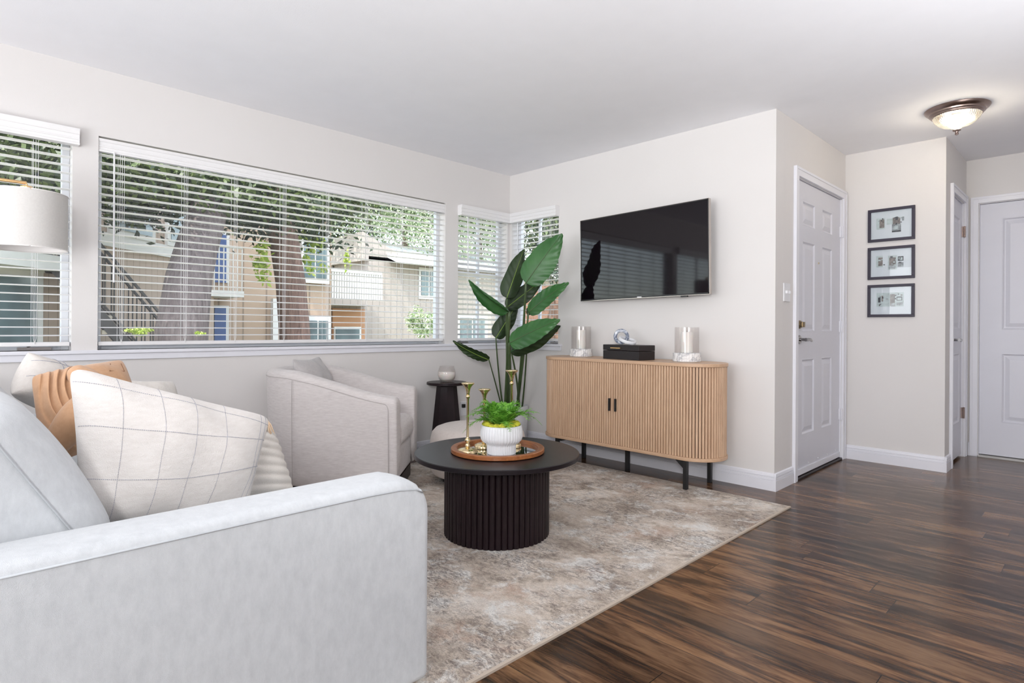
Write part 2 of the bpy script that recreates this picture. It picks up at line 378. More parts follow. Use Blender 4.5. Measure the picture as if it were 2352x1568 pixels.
WA, WB, WC, WD = (-4.75, -3.292), (-3.176, -.757), (-.618, -.028), (.028, .597)
wallx('wall_left', 0, -T, YB, 0, [(WA[0], WA[1], ZS, ZH), (WB[0], WB[1], ZS, ZH), (WC[0], WC[1], ZS, ZH)])
wally('wall_back', 0, T, -T, W1 - .0001, [(WD[0], WD[1], ZS, ZH)])
dz = 2.072
wallx('wall_entry', W1, -T, T, D1 + T, [(.365, 1.335, .0, dz)])
wally('wall_alcove', D1, T, W1, W2 - T)
wallx('wall_closet', W2, -T, D1, D2 + T, [(1.652, 2.185, .0, dz)])
wally('wall_hall', D2, T, W2, XR + T, [(3.168, 4.0, 0, dz)])
wallx('wall_right', XR, T, YB, D2)
wally('wall_rear', YB, -T, -T, XR + T)
# baseboards: stepped profile
def basebd(name, p0, p1, nrm):
    p0 = Vector((*p0, 0)); p1 = Vector((*p1, 0)); n = Vector((*nrm, 0)); prof = [(0, 0), (.015, 0), (.015, .066), (.009, .067), (.009, .0705), (.0135, .0715), (.012, .085), (.006, .0855), (.006, .089), (.0115, .090), (.008, .106), (0, .111)]
    g = G(); k = len(prof); vs = [p0 + n * a + Vector((0, 0, b)) for a, b in prof] + [p1 + n * a + Vector((0, 0, b)) for a, b in prof]
    g.add(vs, [(i, (i + 1) % k, k + (i + 1) % k, k + i) for i in range(k)] + [tuple(range(k)), tuple(range(k, 2 * k))])
    return struct(g.build(name, 'trim'))
e = .0145
basebd('baseboard_left', (0, YB), (0, 0), (1, 0)); basebd('baseboard_back', (0, 0), (W1 + e, 0), (0, -1))
basebd('baseboard_entry', (W1, -e), (W1, .298), (1, 0)); basebd('baseboard_alcove', (W1 + .02, D1), (W2 + e, D1), (0, -1))
basebd('baseboard_closet', (W2, D1 - e), (W2, 1.588), (1, 0)); basebd('baseboard_hall', (W2 + .02, D2), (3.118, D2), (0, -1)); basebd('baseboard_right', (XR, YB), (XR, D2), (-1, 0)); basebd('baseboard_rear', (0, YB), (XR, YB), (0, 1))
# sill stool + apron
g = G(); g.box((-.085, YB, ZS - .02), (.022, -.0, ZS)).box((0, YB, ZS - .056), (.012, 0, ZS - .02)); struct(bevel(g.build('trim_1', 'trim'), .003))
g = G(); g.box((0, -.022, ZS - .02), (.643, .085, ZS)).box((.012, -.012, ZS - .056), (.637, 0, ZS - .02)); struct(bevel(g.build('trim_2', 'trim'), .003))
# ---------------------------------------------------------------- windows (frame, glass, crank)
def window(idx, axis, a0, a1, rails=(), mulls=(), crank=None, fw=.035):
    # axis 'y' -> in the left wall (runs along y, depth -x); 'x' -> in the back wall (runs along x, depth +y)
    def P(a, d, z): return (-d, a, z) if axis == 'y' else (a, d, z)
    def bx(g, a, b, d0, d1, z0, z1):
        p, q = P(a, d0, z0), P(b, d1, z1); return g.box(tuple(min(i, j) for i, j in zip(p, q)), tuple(max(i, j) for i, j in zip(p, q)))
    g = G(); d0, d1 = .086, .125
    bx(g, a0, a0 + fw, d0, d1, ZS, ZH); bx(g, a1 - fw, a1, d0, d1, ZS, ZH); bx(g, a0 + fw, a1 - fw, d0, d1, ZS, ZS + fw); bx(g, a0 + fw, a1 - fw, d0, d1, ZH - fw, ZH)
    for z in rails: bx(g, a0 + fw, a1 - fw, d0 + .006, d1 - .002, z - .02, z + .02)
    for m_ in mulls: bx(g, m_ - .012, m_ + .012, d0 + .010, d1 - .004, ZS + fw, ZH - fw)
    o = struct(bevel(g.build('window_%d' % idx, 'vinyl'), .003))
    gg = G(); bx(gg, a0 + fw, a1 - fw, .104, .107, ZS + fw, ZH - fw); gg.build('glass_pane', 'pane', o)
    if crank is not None:
        k = G(); bx(k, crank - .07, crank + .07, .055, .086, ZS + .001, ZS + .018)
        k.tube([P(crank - .03, .06, ZS + .02), P(crank + .0, .045, ZS + .035), P(crank + .05, .05, ZS + .03)], .006, 8)
        k.lathe([(0, -.008), (.011, -.006), (.011, .006), (0, .008)], P(crank + .055, .05, ZS + .034), 12)
        k.build('crank', 'chrome', o, 40)
    return o
window(1, 'y', *WA, mulls=(-4.0,), crank=-3.44); window(2, 'y', *WB, fw=.03)
window(3, 'y', *WC, rails=(1.505,), mulls=(-.30,), crank=-.52); window(4, 'x', *WD, mulls=(.285,), crank=.53)
# ---------------------------------------------------------------- blinds
def blind(axis, a0, a1, v0, v1, cords, wand, label, tilt=0, wlen=.72, zend=.93, proj=.045):
    P = (lambda a, d, z: Vector((d, a, z))) if axis == 'y' else (lambda a, d, z: Vector((a, -d, z)))
    base = P((a0 + a1) / 2, -.03, ZS); t = thing('window_blind', base, label, 'blind', None)
    def bx(g, a, b, d0, d1, z0, z1):
        p, q = P(a, d0, z0), P(b, d1, z1); return g.box(tuple(min(i, j) for i, j in zip(p, q)), tuple(max(i, j) for i, j in zip(p, q)))
    zt_ = 2.062 if proj < 0 else 2.076; pj = proj; bk = -.04 if proj < 0 else .0005
    prof = [(bk, 1.990), (pj + .004, 1.990), (pj + .005, 2.000), (pj, 2.003), (pj, 2.016), (pj + .003, 2.018), (pj + .003, 2.024), (pj, 2.026), (pj, 2.044), (pj + .004, 2.047), (pj + .007, 2.062), (pj + .006, zt_), (bk, zt_)]
    k = len(prof); g = G().add([P(v0, a, b) for a, b in prof] + [P(v1, a, b) for a, b in prof], [(i, (i + 1) % k, k + (i + 1) % k, k + i) for i in range(k)] + [tuple(range(k)), tuple(range(k, 2 * k))])   # valance with stepped moulding
    g.build('valance', 'blind', t)
    g = G(); z = 1.975; s, c = math.sin(tilt), math.cos(tilt)
    while z > zend + .035:
        pts = []
        for k in (-1, 0, 1):
            off = .0035 * (1 - k * k)
            for dz_ in (0, .0028): pts.append((-.034 + k * .025 * c, z + k * .025 * s + off + dz_))
        vs = [P(a, d, zz) for a in (a0 + .006, a1 - .006) for d, zz in pts]
        g.add(vs, [(0, 2, 8, 6), (2, 4, 10, 8), (1, 7, 9, 3), (3, 9, 11, 5), (0, 6, 7, 1), (4, 5, 11, 10), (0, 1, 3, 2), (2, 3, 5, 4), (6, 8, 9, 7), (8, 10, 11, 9)]); z -= .0436
    g.build('slats', 'blind', t)
    g = G(); bx(g, a0 + .006, a1 - .006, -.058, -.012, zend - .012, zend + .010); bevel(g.build('bottom_rail', 'blind', t), .003)
    for cp in cords:
        g = G()
        for o_, d in ((-.010, -.008), (.0, -.006), (.010, -.008)): g.tube([P(cp + o_, d, 1.99), P(cp + o_, d, 1.4), P(cp + o_ * (.6), d, zend + .03), P(cp, d - .002, zend)], .0011, 5)
        g.tube([P(cp - .01, -.06, 1.99), P(cp - .01, -.06, zend)], .001, 5)
        g.build('ladder_cord', 'cord', t)
    if wand is not None: G().tube([P(wand, .004, 1.995), P(wand, .008, 1.98 - wlen / 2), P(wand, .008, 1.99 - wlen)], .0045, 8).build('tilt_wand', 'plastic', t, 40)
    return t
blind('y', WA[0], WA[1], -4.78, -3.268, (-4.4, -3.445), None, 'white slatted blind behind the hanging lamp shade, at the far left edge')
blind('y', WB[0], WB[1], WB[0] + .002, WB[1] - .002, (-3.063, -2.735, -2.445, -2.128, -1.815, -1.50, -1.185, -.905), -3.104, 'widest white horizontal blind, over the long window above the armchair', proj=-.008)
blind('y', WC[0], WC[1], -.625, -.05, (-.50, -.15), -.514, 'narrow white blind left of the room corner, tall plant in front', tilt=.28, wlen=.47, proj=.05)
blind('x', WD[0], WD[1], .05, .606, (.16, .50), .105, 'narrow white blind right of the room corner, nearest the television', wlen=.65, proj=.05)
# dark shadow gap above the long valance is the reveal of the opening itself
# ---------------------------------------------------------------- doors
def door(idx, P, a0, a1, z1, cols, rows, label=None):
    """P(a,d,z): a along the door, d out of the wall into the room"""
    g = G(); A = sorted({a0, a1, *[c for p in cols for c in p]}); Z = sorted({.022, z1, *[c for p in rows for c in p]}); D = -.012
    for i in range(len(A) - 1):
        for j in range(len(Z) - 1):
            pan = (A[i], A[i + 1]) in cols and (Z[j], Z[j + 1]) in rows
            if not pan: g.add([P(A[i], D, Z[j]), P(A[i + 1], D, Z[j]), P(A[i + 1], D, Z[j + 1]), P(A[i], D, Z[j + 1])], [(0, 1, 2, 3)])
            else:
                def rect(t, d): return [P(A[i] + t, d, Z[j] + t), P(A[i + 1] - t, d, Z[j] + t), P(A[i + 1] - t, d, Z[j + 1] - t), P(A[i] + t, d, Z[j + 1] - t)]
                R = [rect(0, D), rect(.006, D + .001), rect(.016, D - .009), rect(.024, D - .009), rect(.052, D - .0005)]
                vs = sum(R, []); fs = [(4 * k + q, 4 * k + (q + 1) % 4, 4 * k + 4 + (q + 1) % 4, 4 * k + 4 + q) for k in range(4) for q in range(4)] + [(16, 17, 18, 19)]
                g.add(vs, fs)
    a, b, z0 = a0, a1, .022
    g.add([P(a, D, z0), P(b, D, z0), P(b, D, z1), P(a, D, z1), P(a, D - .04, z0), P(b, D - .04, z0), P(b, D - .04, z1), P(a, D - .04, z1)], [(0, 1, 5, 4), (1, 2, 6, 5), (2, 3, 7, 6), (3, 0, 4, 7), (4, 5, 6, 7)])
    return struct(g.build('door_%d' % idx, 'door'))
def casing(idx, P, a0, a1, z1, wd=.062, left=True, right=True, jamb=.06):
    g = G()
    def bx(a, b, d0, d1, zz0, zz1):
        p, q = P(a, d0, zz0), P(b, d1, zz1); g.box(tuple(min(i, j) for i, j in zip(p, q)), tuple(max(i, j) for i, j in zip(p, q)))
    if left: bx(a0 - wd, a0 - .004, 0, .017, 0, z1 + wd); bx(a0 - wd, a0 - wd + .018, .017, .021, 0, z1 + wd)
    if right: bx(a1 + .004, a1 + wd, 0, .017, 0, z1 + wd); bx(a1 + wd - .018, a1 + wd, .017, .021, 0, z1 + wd)
    bx(a0 - .004, a1 + .004, 0, .017, z1 + .004, z1 + wd); bx(a0 - wd + .018, a1 + wd - .018, .017, .021, z1 + wd - .018, z1 + wd)
    # jambs with stop
    bx(a0 + .0003, a0 + .003, -.12, -.0005, 0, z1 - .003); bx(a1 - .003, a1 - .0003, -.12, -.0005, 0, z1 - .003); bx(a0 + .0003, a1 - .0003, -.12, -.0005, z1 - .003, z1 - .0003)
    bx(a0 + .003, a0 + .012, -.12, -.056, 0, z1 - .012); bx(a1 - .012, a1 - .003, -.12, -.056, 0, z1 - .012); bx(a0 + .003, a1 - .003, -.12, -.056, z1 - .012, z1 - .003)
    return struct(bevel(g.build('trim_%d' % idx, 'trim'), .0015))
def lever(P, a, z, door_o, d=1, mat='chrome'):
    g = G(); c = P(a, -.012, z)
    n = (Vector(P(0, 1, 0)) - Vector(P(0, 0, 0)))
    g.tube([Vector(c), Vector(c) + n * .010], [.031, .029], 20)
    g.tube([Vector(c), Vector(c) + n * .052], .010, 12)
    g.tube([Vector(P(a - .012 * d, .038, z)), Vector(P(a + .03 * d, .040, z + .001)), Vector(P(a + .075 * d, .040, z)), Vector(P(a + .115 * d, .034, z - .010))], [.012, .012, .010, .008], 12)
    return g.build('door_handle', mat, door_o, 50)
def hinge(P, a, z, door_o, mat):
    g = G()
    g.tube([P(a, .006, z - .045), P(a, .006, z + .045)], .007, 10)
    p, q = P(a - .014, -.012, z - .043), P(a + .014, .001, z + .043); g.box(tuple(min(i, j) for i, j in zip(p, q)), tuple(max(i, j) for i, j in zip(p, q)))
    return g.build('hinge', mat, door_o, 40)
PX1 = lambda a, d, z: (W1 + d, a, z)
cols = [(.505, .757), (.908, 1.14)]; rows = [(.291, .825), (1.015, 1.655), (1.76, 1.935)]
d1 = door(1, PX1, .369, 1.331, 2.065, cols, rows); casing(3, PX1, .365, 1.335, 2.072, .064)
lever(PX1, .445, .962, d1)
g = G(); g.tube([Vector(PX1(.438, -.012, 1.066)), Vector(PX1(.438, .004, 1.066))], [.030, .027], 20); g.tube([Vector(PX1(.438, 0, 1.066)), Vector(PX1(.438, .016, 1.066))], .02, 16); g.box(PX1(.430, .014, 1.048), PX1(.446, .030, 1.084)); g.build('deadbolt', plain('antique_brass', (.30, .24, .16), .3, 1), d1, 40)
for z in (1.81, 1.057, .36): hinge(PX1, 1.329, z, d1, 'trim')
g = G(); g.tube([Vector(PX1(.832, -.013, 1.522)), Vector(PX1(.832, -.008, 1.522))], .007, 12); g.build('peephole', 'brass', d1, 40)
g = G(); g.box(PX1(.372, -.012, .022), PX1(1.322, -.004, .062)); o = g.build('door_sweep', 'trim', d1)
for k in range(5): G().tube([Vector(PX1(.43 + .2 * k, -.004, .085)), Vector(PX1(.43 + .2 * k, -.009, .085))], .004, 8).build('screw', 'plastic', d1)
struct(bevel(G().box(PX1(.365, -.11, .0), PX1(1.335, .012, .016)).build('trim_4', 'espresso'), .004))
struct(G().box((W1 - T - .02, .3, 0), (W1 - T - .001, 1.4, 2.2)).build('wall_entry_backing', 'wall'))  # panel added behind the entry door so its gaps leak no light
PX2 = lambda a, d, z: (W2 + d, a, z)
d2 = door(2, PX2, 1.656, 2.181, 2.066, [(1.74, 2.096)], [(.29, .85), (1.04, 1.94)]); casing(5, PX2, 1.652, 2.185, 2.072, .062)
lever(PX2, 1.722, .96, d2)
for z in (1.84, .36): hinge(PX2, 2.182, z, d2, 'dnickel')
struct(G().box((W2 - T - .02, 1.6, 0), (W2 - T - .001, 2.25, 2.2)).build('wall_closet_backing', 'wall'))  # added backing that closes the closet doorway against stray light
PX3 = lambda a, d, z: (a, D2 - d, z)
d3 = door(3, PX3, 3.172, 3.996, 2.066, [(3.312, 3.858)], [(.29, .85), (1.04, 1.94)]); casing(6, PX3, 3.168, 4.0, 2.072, .055)
lever(PX3, 3.93, .96, d3, -1)
struct(G().box((3.168, D2 - .012, 0), (4.0, D2 + .1, .014)).build('trim_7', 'ext_white'))
struct(G().box((3.1, D2 + T + .001, 0), (4.1, D2 + T + .02, 2.2)).build('wall_hall_backing', 'wall'))  # unseen backing panel, added to block light behind the hall door
# light switch
t = thing('light_switch', (W1, .18, 1.215), 'white wall switch plate beside the six-panel door, left of its handle', 'light switch')
bevel(G().box((W1 + .0005, .125, 1.215), (W1 + .007, .235, 1.335)).build('plate', 'plastic', t), .002)
for yy in (.155, .205): G().box((W1 + .006, yy - .005, 1.268), (W1 + .020, yy + .005, 1.286)).build('toggle', 'plastic', t)
t = thing('wall_outlet', (0, -.54, .3), 'white wall outlet low behind the small pedestal table', 'outlet')
bevel(G().box((.0005, -.585, .272), (.007, -.505, .395)).build('plate', 'plastic', t), .002)
G().box((.006, -.575, .345), (.03, -.55, .375)).build('plug', 'black', t)
# ---------------------------------------------------------------- ceiling light
cl = Vector((3.235, .79, H)); t = thing('ceiling_light', cl, 'bronze rimmed flush ceiling light with ribbed glass bowl, lit', 'ceiling light')
G().lathe([(0, 0), (.168, 0), (.172, -.004), (.168, -.012), (.158, -.022), (.150, -.026), (.148, -.034), (.140, -.038), (.137, -.046), (.128, -.050), (.128, -.040), (.0, -.030)], cl, 64).build('pan', 'dnickel', t, 40)
G().lathe([(.126, -.044), (.126, -.055), (.118, -.074), (.100, -.094), (.075, -.110), (.045, -.120), (.026, -.127), (.020, -.138), (.018, -.140), (.014, -.133), (.04, -.114), (.070, -.104), (.095, -.088), (.112, -.070), (.120, -.052), (.120, -.044)], cl, 240, cap=False, mod=lambda a, z: 1 + (.012 * math.cos(60 * a) if z < -.05 and z > -.12 else 0)).build('glass_bowl', 'ribglass', t, True)
G().lathe([(.022, -.138), (.022, -.143), (.010, -.148), (.008, -.156), (.011, -.161), (.008, -.168), (0, -.171)], cl, 24).build('finial', 'dnickel', t, 40)
for sx_ in (-1, 1): G().lathe([(0, -.03), (.012, -.034), (.026, -.055), (.028, -.065), (.022, -.080), (0, -.090)], cl + Vector((.045 * sx_, .03 * sx_, 0)), 16).build('bulb', 'bulb', t, True)
lo = lamp('ceiling_bulb', 'POINT', cl + Vector((0, 0, -.10)), (3, 0, 0), 8, (1, .88, .70), shadow_soft_size=.09)
# ---------------------------------------------------------------- framed prints
def pic(z0, z1, label, seed):
    x0, x1 = 2.584, 2.896; y = D1; t = thing('framed_picture', ((x0 + x1) / 2, y, z0), label, 'picture', None)
    fwid = .021; g = G()
    for a, b in (((x0, z0), (x1, z0 + fwid)), ((x0, z1 - fwid), (x1, z1)), ((x0, z0 + fwid), (x0 + fwid, z1 - fwid)), ((x1 - fwid, z0 + fwid), (x1, z1 - fwid))):
        g.box((a[0], y - .018, a[1]), (b[0], y - .0005, b[1]))
    bevel(g.build('frame', 'frame_dark', t), .0015)
    G().box((x0 + fwid, y - .006, z0 + fwid), (x1 - fwid, y - .001, z1 - fwid)).build('paper', 'paper', t)
    G().box((x0 + fwid, y - .0125, z0 + fwid), (x1 - fwid, y - .0115, z1 - fwid)).build('glass', 'pane', t)
    rr = random.Random(seed); cx, cz = (x0 + x1) / 2, (z0 + z1) / 2; g = G(); yy = [y - .0062]
    def pr(a, b, c, d, m, tq=0):
        yy[0] -= .00006; g.box((cx + a, yy[0], cz + b), (cx + c, y - .006, cz + d), m)
    if seed == 3: L = [(-.095, -.045, .085, .062, 3), (-.085, -.012, -.068, .035, 2), (-.062, -.005, -.050, .04, 1), (-.035, -.03, -.01, .05, 3), (-.005, -.04, .028, .05, 1), (.0, -.045, .03, -.02, 0), (.038, .0, .075, .03, 2), (.043, .004, .07, .022, 3), (.038, -.035, .078, -.015, 0)]
    elif seed == 2: L = [(-.10, -.03, -.055, .058, 3), (-.085, -.02, -.055, .045, 1), (-.02, -.055, .04, .055, 3), (-.012, -.02, .032, .04, 1), (-.015, -.05, .03, -.02, 0), (-.005, .035, .012, .05, 2), (.045, .01, .082, .045, 2), (.051, .016, .076, .036, 3), (.045, -.035, .082, -.002, 0)]
    else: L = [(-.10, -.03, -.04, .055, 3), (-.078, -.02, -.045, .045, 1), (-.03, .0, .01, .045, 3), (.01, .0, .06, .05, 1), (.005, -.055, .065, .0, 0), (.02, -.04, .045, -.015, 3), (.028, .03, .045, .055, 2), (.07, .02, .085, .05, 0), (.005, -.062, .065, -.05, 2)]
    for q in L: pr(*q)
    for k in range(16):
        a, b = rr.uniform(-.09, .07), rr.uniform(-.04, .045); s = rr.uniform(.004, .011); pr(a, b, a + s * rr.uniform(.6, 2), b + s, rr.choice((0, 1, 2, 2, 3)))
    g.build('print', ['print_g', 'print_b', 'print_d', 'print_l'], t, weld=False, recalc=False)
pic(1.716, 1.970, 'top one of three small dark-framed collage prints stacked on the alcove wall', 1)
pic(1.424, 1.674, 'middle one of three small dark-framed collage prints on the alcove wall', 2)
pic(1.132, 1.383, 'lowest of three small dark-framed collage prints on the alcove wall', 3)
# ---------------------------------------------------------------- television
tv = thing('television', (1.49, -.12, 1.255), 'black flat-screen television mounted on the wall above the oak cabinet', 'television')
R = Matrix.Rotation(math.radians(-.9), 3, 'Y'); cc = Vector((1.488, -.115, 1.578)); hw, hh = .545, .320
g = G(); g.box((-hw, -.012, -hh), (hw, .016, hh), 0, R, cc); g.box((-hw * .8, .016, -hh * .8), (hw * .8, .045, hh * .75), 0, R, cc); bevel(g.build('housing', 'black', tv), .003)
g = G(); b_ = .007
for a, b in (((-hw, -hh), (hw, -hh + .010)), ((-hw, hh - b_), (hw, hh)), ((-hw, -hh), (-hw + b_, hh)), ((hw - b_, -hh), (hw, hh))): g.box((a[0], -.0165, a[1]), (b[0], -.0125, b[1]), 0, R, cc)
g.build('bezel', 'black', tv)
g = G(); k = .0022
for a, b in (((-hw - k, -hh - k), (hw + k, -hh)), ((-hw - k, hh), (hw + k, hh + k)), ((-hw - k, -hh), (-hw, hh)), ((hw, -hh), (hw + k, hh))): g.box((a[0], -.017, a[1]), (b[0], .01, b[1]), 0, R, cc)
g.build('metal_edge', plain('champagne_edge', (.55, .50, .46), .25, 1), tv)
G().box((-hw + b_, -.0145, -hh + .010), (hw - b_, -.0125, hh - b_), 0, R, cc).build('screen', 'screen', tv)
G().box((-.02, -.0172, -hh + .002), (.018, -.0162, -hh + .008), 0, R, cc).build('logo', 'plastic', tv)
G().box((.33, -.012, -hh - .012), (.38, .004, -hh), 0, R, cc).build('sensor', 'black', tv)
G().box((1.40, -.07, 1.45), (1.58, -.001, 1.68)).build('wall_mount', 'black', tv)
# ---------------------------------------------------------------- cabinet
cb = thing('tambour_sideboard', (1.46, -.215, 0), 'light oak sideboard with rounded ends and ribbed tambour doors on black legs', 'sideboard')
cx, cy, hl, rr = 1.46, -.222, .735, .195
def stad(hl, r, n=40, cx=cx, cy=cy):
    s = hl - r; return [(cx + s + r * math.cos(a), cy + r * math.sin(a)) for a in [-PI / 2 + PI * i / n for i in range(n + 1)]] + [(cx - s + r * math.cos(a), cy + r * math.sin(a)) for a in [PI / 2 + PI * i / n for i in range(n + 1)]]
for z0, z1, nm in ((.788, .810, 'top_panel'), (.190, .212, 'bottom_panel')):
    bevel(G().prism(stad(hl, rr), z0, z1).build(nm, 'oak_top', cb, 40), .003)
G().prism(stad(hl - .024, rr - .024), .212, .788).build('carcass', 'espresso', cb, 40)
# tambour: front run and both rounded ends
r2 = rr - .013; s2 = hl - rr; pitch = .0196
def path(sgn):
    out = []; n1 = int(s2 / pitch); p1 = s2 / n1
    for i in range(n1): out.append((Vector((cx + sgn * (p1 * i + p1 / 2), cy - r2, 0)), Vector((0, -1, 0)), p1))
    arc = PI * r2; n2 = int(arc / pitch); 
    for i in range(n2):
        a = PI * (i + .5) / n2; out.append((Vector((cx + sgn * (s2 + r2 * math.sin(a)), cy - r2 * math.cos(a), 0)), Vector((sgn * math.sin(a), -math.cos(a), 0)), arc / n2))
    return out
for sgn in (-1, 1):
    g = G()
    for p, n, wd in path(sgn):
        t_ = Vector((-n.y, n.x, 0)); hw_ = wd / 2 * .80; q = [(-hw_, -.010), (-hw_, .0005), (-hw_ * .72, .0045), (0, .006), (hw_ * .72, .0045), (hw_, .0005), (hw_, -.010)]
        vs = [p + t_ * a + n * b + Vector((0, 0, z)) for z in (.213, .787) for a, b in q]; k = len(q)
        g.add(vs, [(i, (i + 1) % k, k + (i + 1) % k, k + i) for i in range(k)] + [tuple(range(k)), tuple(range(k, 2 * k))])
    dr = g.build('tambour_door', 'oak', cb, weld=False)
    hx = cx + sgn * .026; G().box((hx - .006, cy - r2 - .018, .450), (hx + .006, cy - r2 - .004, .538)).build('handle', 'black', dr)
g = G(); yb = (-.385, -.075)
for xx in (.955, 1.965): g.box((xx - .013, yb[0], .168), (xx + .013, yb[1], .190))
g.box((.955, -.235, .168), (1.965, -.210, .190)); g.build('leg_frame', 'black', cb)
for lx, ly in ((.93, -.385), (.97, -.11), (1.468, -.235), (2.02, -.400), (2.03, -.095)):
    bevel(G().box((lx - .0135, ly - .0135, 0 if ly > -.29 else .0075), (lx + .0135, ly + .0135, .190)).build('leg', 'black', cb), .002)
g = G(); g.add([(2.01, -.40, .190), (1.94, -.40, .190), (2.01, -.40, .130), (2.01, -.385, .190), (1.94, -.385, .190), (2.01, -.385, .130)], [(0, 1, 2), (3, 5, 4), (0, 3, 4, 1), (1, 4, 5, 2), (2, 5, 3, 0)]); g.build('gusset', 'black', cb)
# hurricane candle holders
def hurricane(c, r, ht, cr, ch, label):
    t = thing('hurricane_candle_holder', c, label, 'candle holder', None); c = Vector(c)
    n = 30; mod = lambda a, z: 1 + .028 * abs(math.sin(n / 2 * a))
    G().lathe([(r * .96, .001), (r, .004), (r, .056), (r * .97, .060), (0, .060)], c, 240, mod=lambda a, z: mod(a, z) if z < .059 else 1).build('marble_base', 'marble', t, 30)
    gr = r * .9
    G().lathe([(gr, .061), (gr, ht), (gr - .003, ht), (gr - .003, .061)], c, 64, cap=False).build('glass_cylinder', 'hurricane', t, 40)
    cd_ = G().lathe([(cr, .061), (cr, ch - .004), (cr - .003, ch), (.004, ch - .002), (0, ch - .003)], c, 40).build('pillar_candle', 'wax', t, 40)
    G().tube([c + Vector((0, 0, ch - .003)), c + Vector((.002, 0, ch + .012))], .0012, 6).build('wick', 'black', cd_)
hurricane((.995, -.185, .810), .086, .236, .036, .208, 'smaller-looking glass hurricane with marble base, left of the black box')
hurricane((1.912, -.198, .810), .089, .232, .040, .200, 'glass hurricane with marble base at the right end of the sideboard')
# decorative box
Rz = Matrix.Rotation(math.atan2(-.354 + .307, 1.635 - 1.298), 3, 'Z'); bc = Vector((1.298, -.307, .810))
bt = thing('decorative_box', (1.47, -.25, .81), 'black lidded box with a thin brass handle on the sideboard', 'box')
bevel(G().box((0, 0, .0005), (.34, .17, .062), 0, Rz, bc).build('body', 'box_black', bt), .002)
lid = bevel(G().box((-.001, -.001, .064), (.341, .171, .104), 0, Rz, bc).build('lid', 'box_black', bt), .003)
g = G(); g.box((.085, -.014, .078), (.18, -.008, .085), 0, Rz, bc); g.box((.09, -.010, .079), (.096, 0, .084), 0, Rz, bc); g.box((.169, -.010, .079), (.175, 0, .084), 0, Rz, bc); g.build('handle', 'gold', lid)
# linked ring sculpture
t = thing('ring_sculpture', (1.42, -.23, .914), 'two interlocking marble rings, one grey-blue and one white, on the black box', 'sculpture')
def ring(c, R_, rw, rh, M3, mat, nm, par):
    g = G(); n = 56; sec = [(-rw, -rh), (rw, -rh), (rw, rh), (-rw, rh)]
    sec = []
    for k in range(16):
        a = 2 * PI * k / 16; sec.append((rw * math.copysign(abs(math.cos(a)) ** .45, math.cos(a)), rh * math.copysign(abs(math.sin(a)) ** .45, math.sin(a))))
    vs = []
    for i in range(n):
        a = 2 * PI * i / n
        for u_, v_ in sec: vs.append(Vector(c) + M3 @ Vector(((R_ + u_) * math.cos(a), (R_ + u_) * math.sin(a), v_)))
    k = len(sec); g.add(vs, [(i * k + j, ((i + 1) % n) * k + j, ((i + 1) % n) * k + (j + 1) % k, i * k + (j + 1) % k) for i in range(n) for j in range(k)])
    return g.build(nm, mat, par, 50)
ring((1.408, -.235, .9725), .044, .0125, .013, Matrix.Rotation(math.radians(38), 3, 'Z') @ Matrix.Rotation(PI / 2, 3, 'X'), 'ringmarble', 'upright_ring', t)['label'] = 'grey-blue veined ring'
ring((1.462, -.235, .9455), .056, .0085, .0115, Matrix.Rotation(math.radians(20), 3, 'Y') @ Matrix.Rotation(math.radians(2), 3, 'X'), 'white_ceramic', 'leaning_ring', t)['label'] = 'white leaning ring'
# ---------------------------------------------------------------- rug
rg = thing('area_rug', (1.6, -2.3, 0), 'large distressed beige and taupe rug under coffee table and chair', 'rug')
RX, RY = 2.627, -.289
def rugz(x, y): return .0075
G().box((.22, -5.2, .0005), (RX - .012, RY, .0070)).build('pile', 'rug', rg)
g = G(); g.box((RX - .012, -5.2, .0003), (RX, RY, .0080)); g.build('bound_edge', 'rugedge', rg)
# ---------------------------------------------------------------- coffee table
tc = Vector((1.755, -1.808, .0075)); ct = thing('coffee_table', tc, 'round dark espresso coffee table with fluted drum base', 'table')
def flute(n, d): return lambda a, z: 1 - d * (1 - abs(math.cos(n / 2 * a)) ** .55) 
nf = 56
def drummod(a, z):
    x = ((a * nf / (2 * PI)) % 1) * 2 - 1; return 1 - .040 * (1 - math.sqrt(max(0, 1 - x * x)))
G().lathe([(.263, .001), (.263, .379)], tc, nf * 12, mod=drummod).build('drum_base', 'espresso', ct, 60)
G().lathe([(.405, .380), (.411, .383), (.411, .401), (.408, .4045), (0, .4045)], tc, 128).build('tabletop', 'tableblk', ct, 40)
ZT = .0075 + .4045
# tray
ty = thing('round_tray', (1.767, -1.815, ZT), 'round wooden tray with mirrored bottom on the coffee table', 'tray'); tcn = Vector((1.767, -1.815, ZT))
G().lathe([(.228, .001), (.233, .004), (.233, .020), (.230, .0235), (.207, .0235), (.203, .021), (.203, .004), (.200, .001)], tcn, 128).build('rim', 'traywood', ty, 35)
G().lathe([(.2035, .002), (.2035, .0075), (0, .0075)], tcn, 96).build('mirror', 'mirror', ty, 35)
ZM = ZT + .008
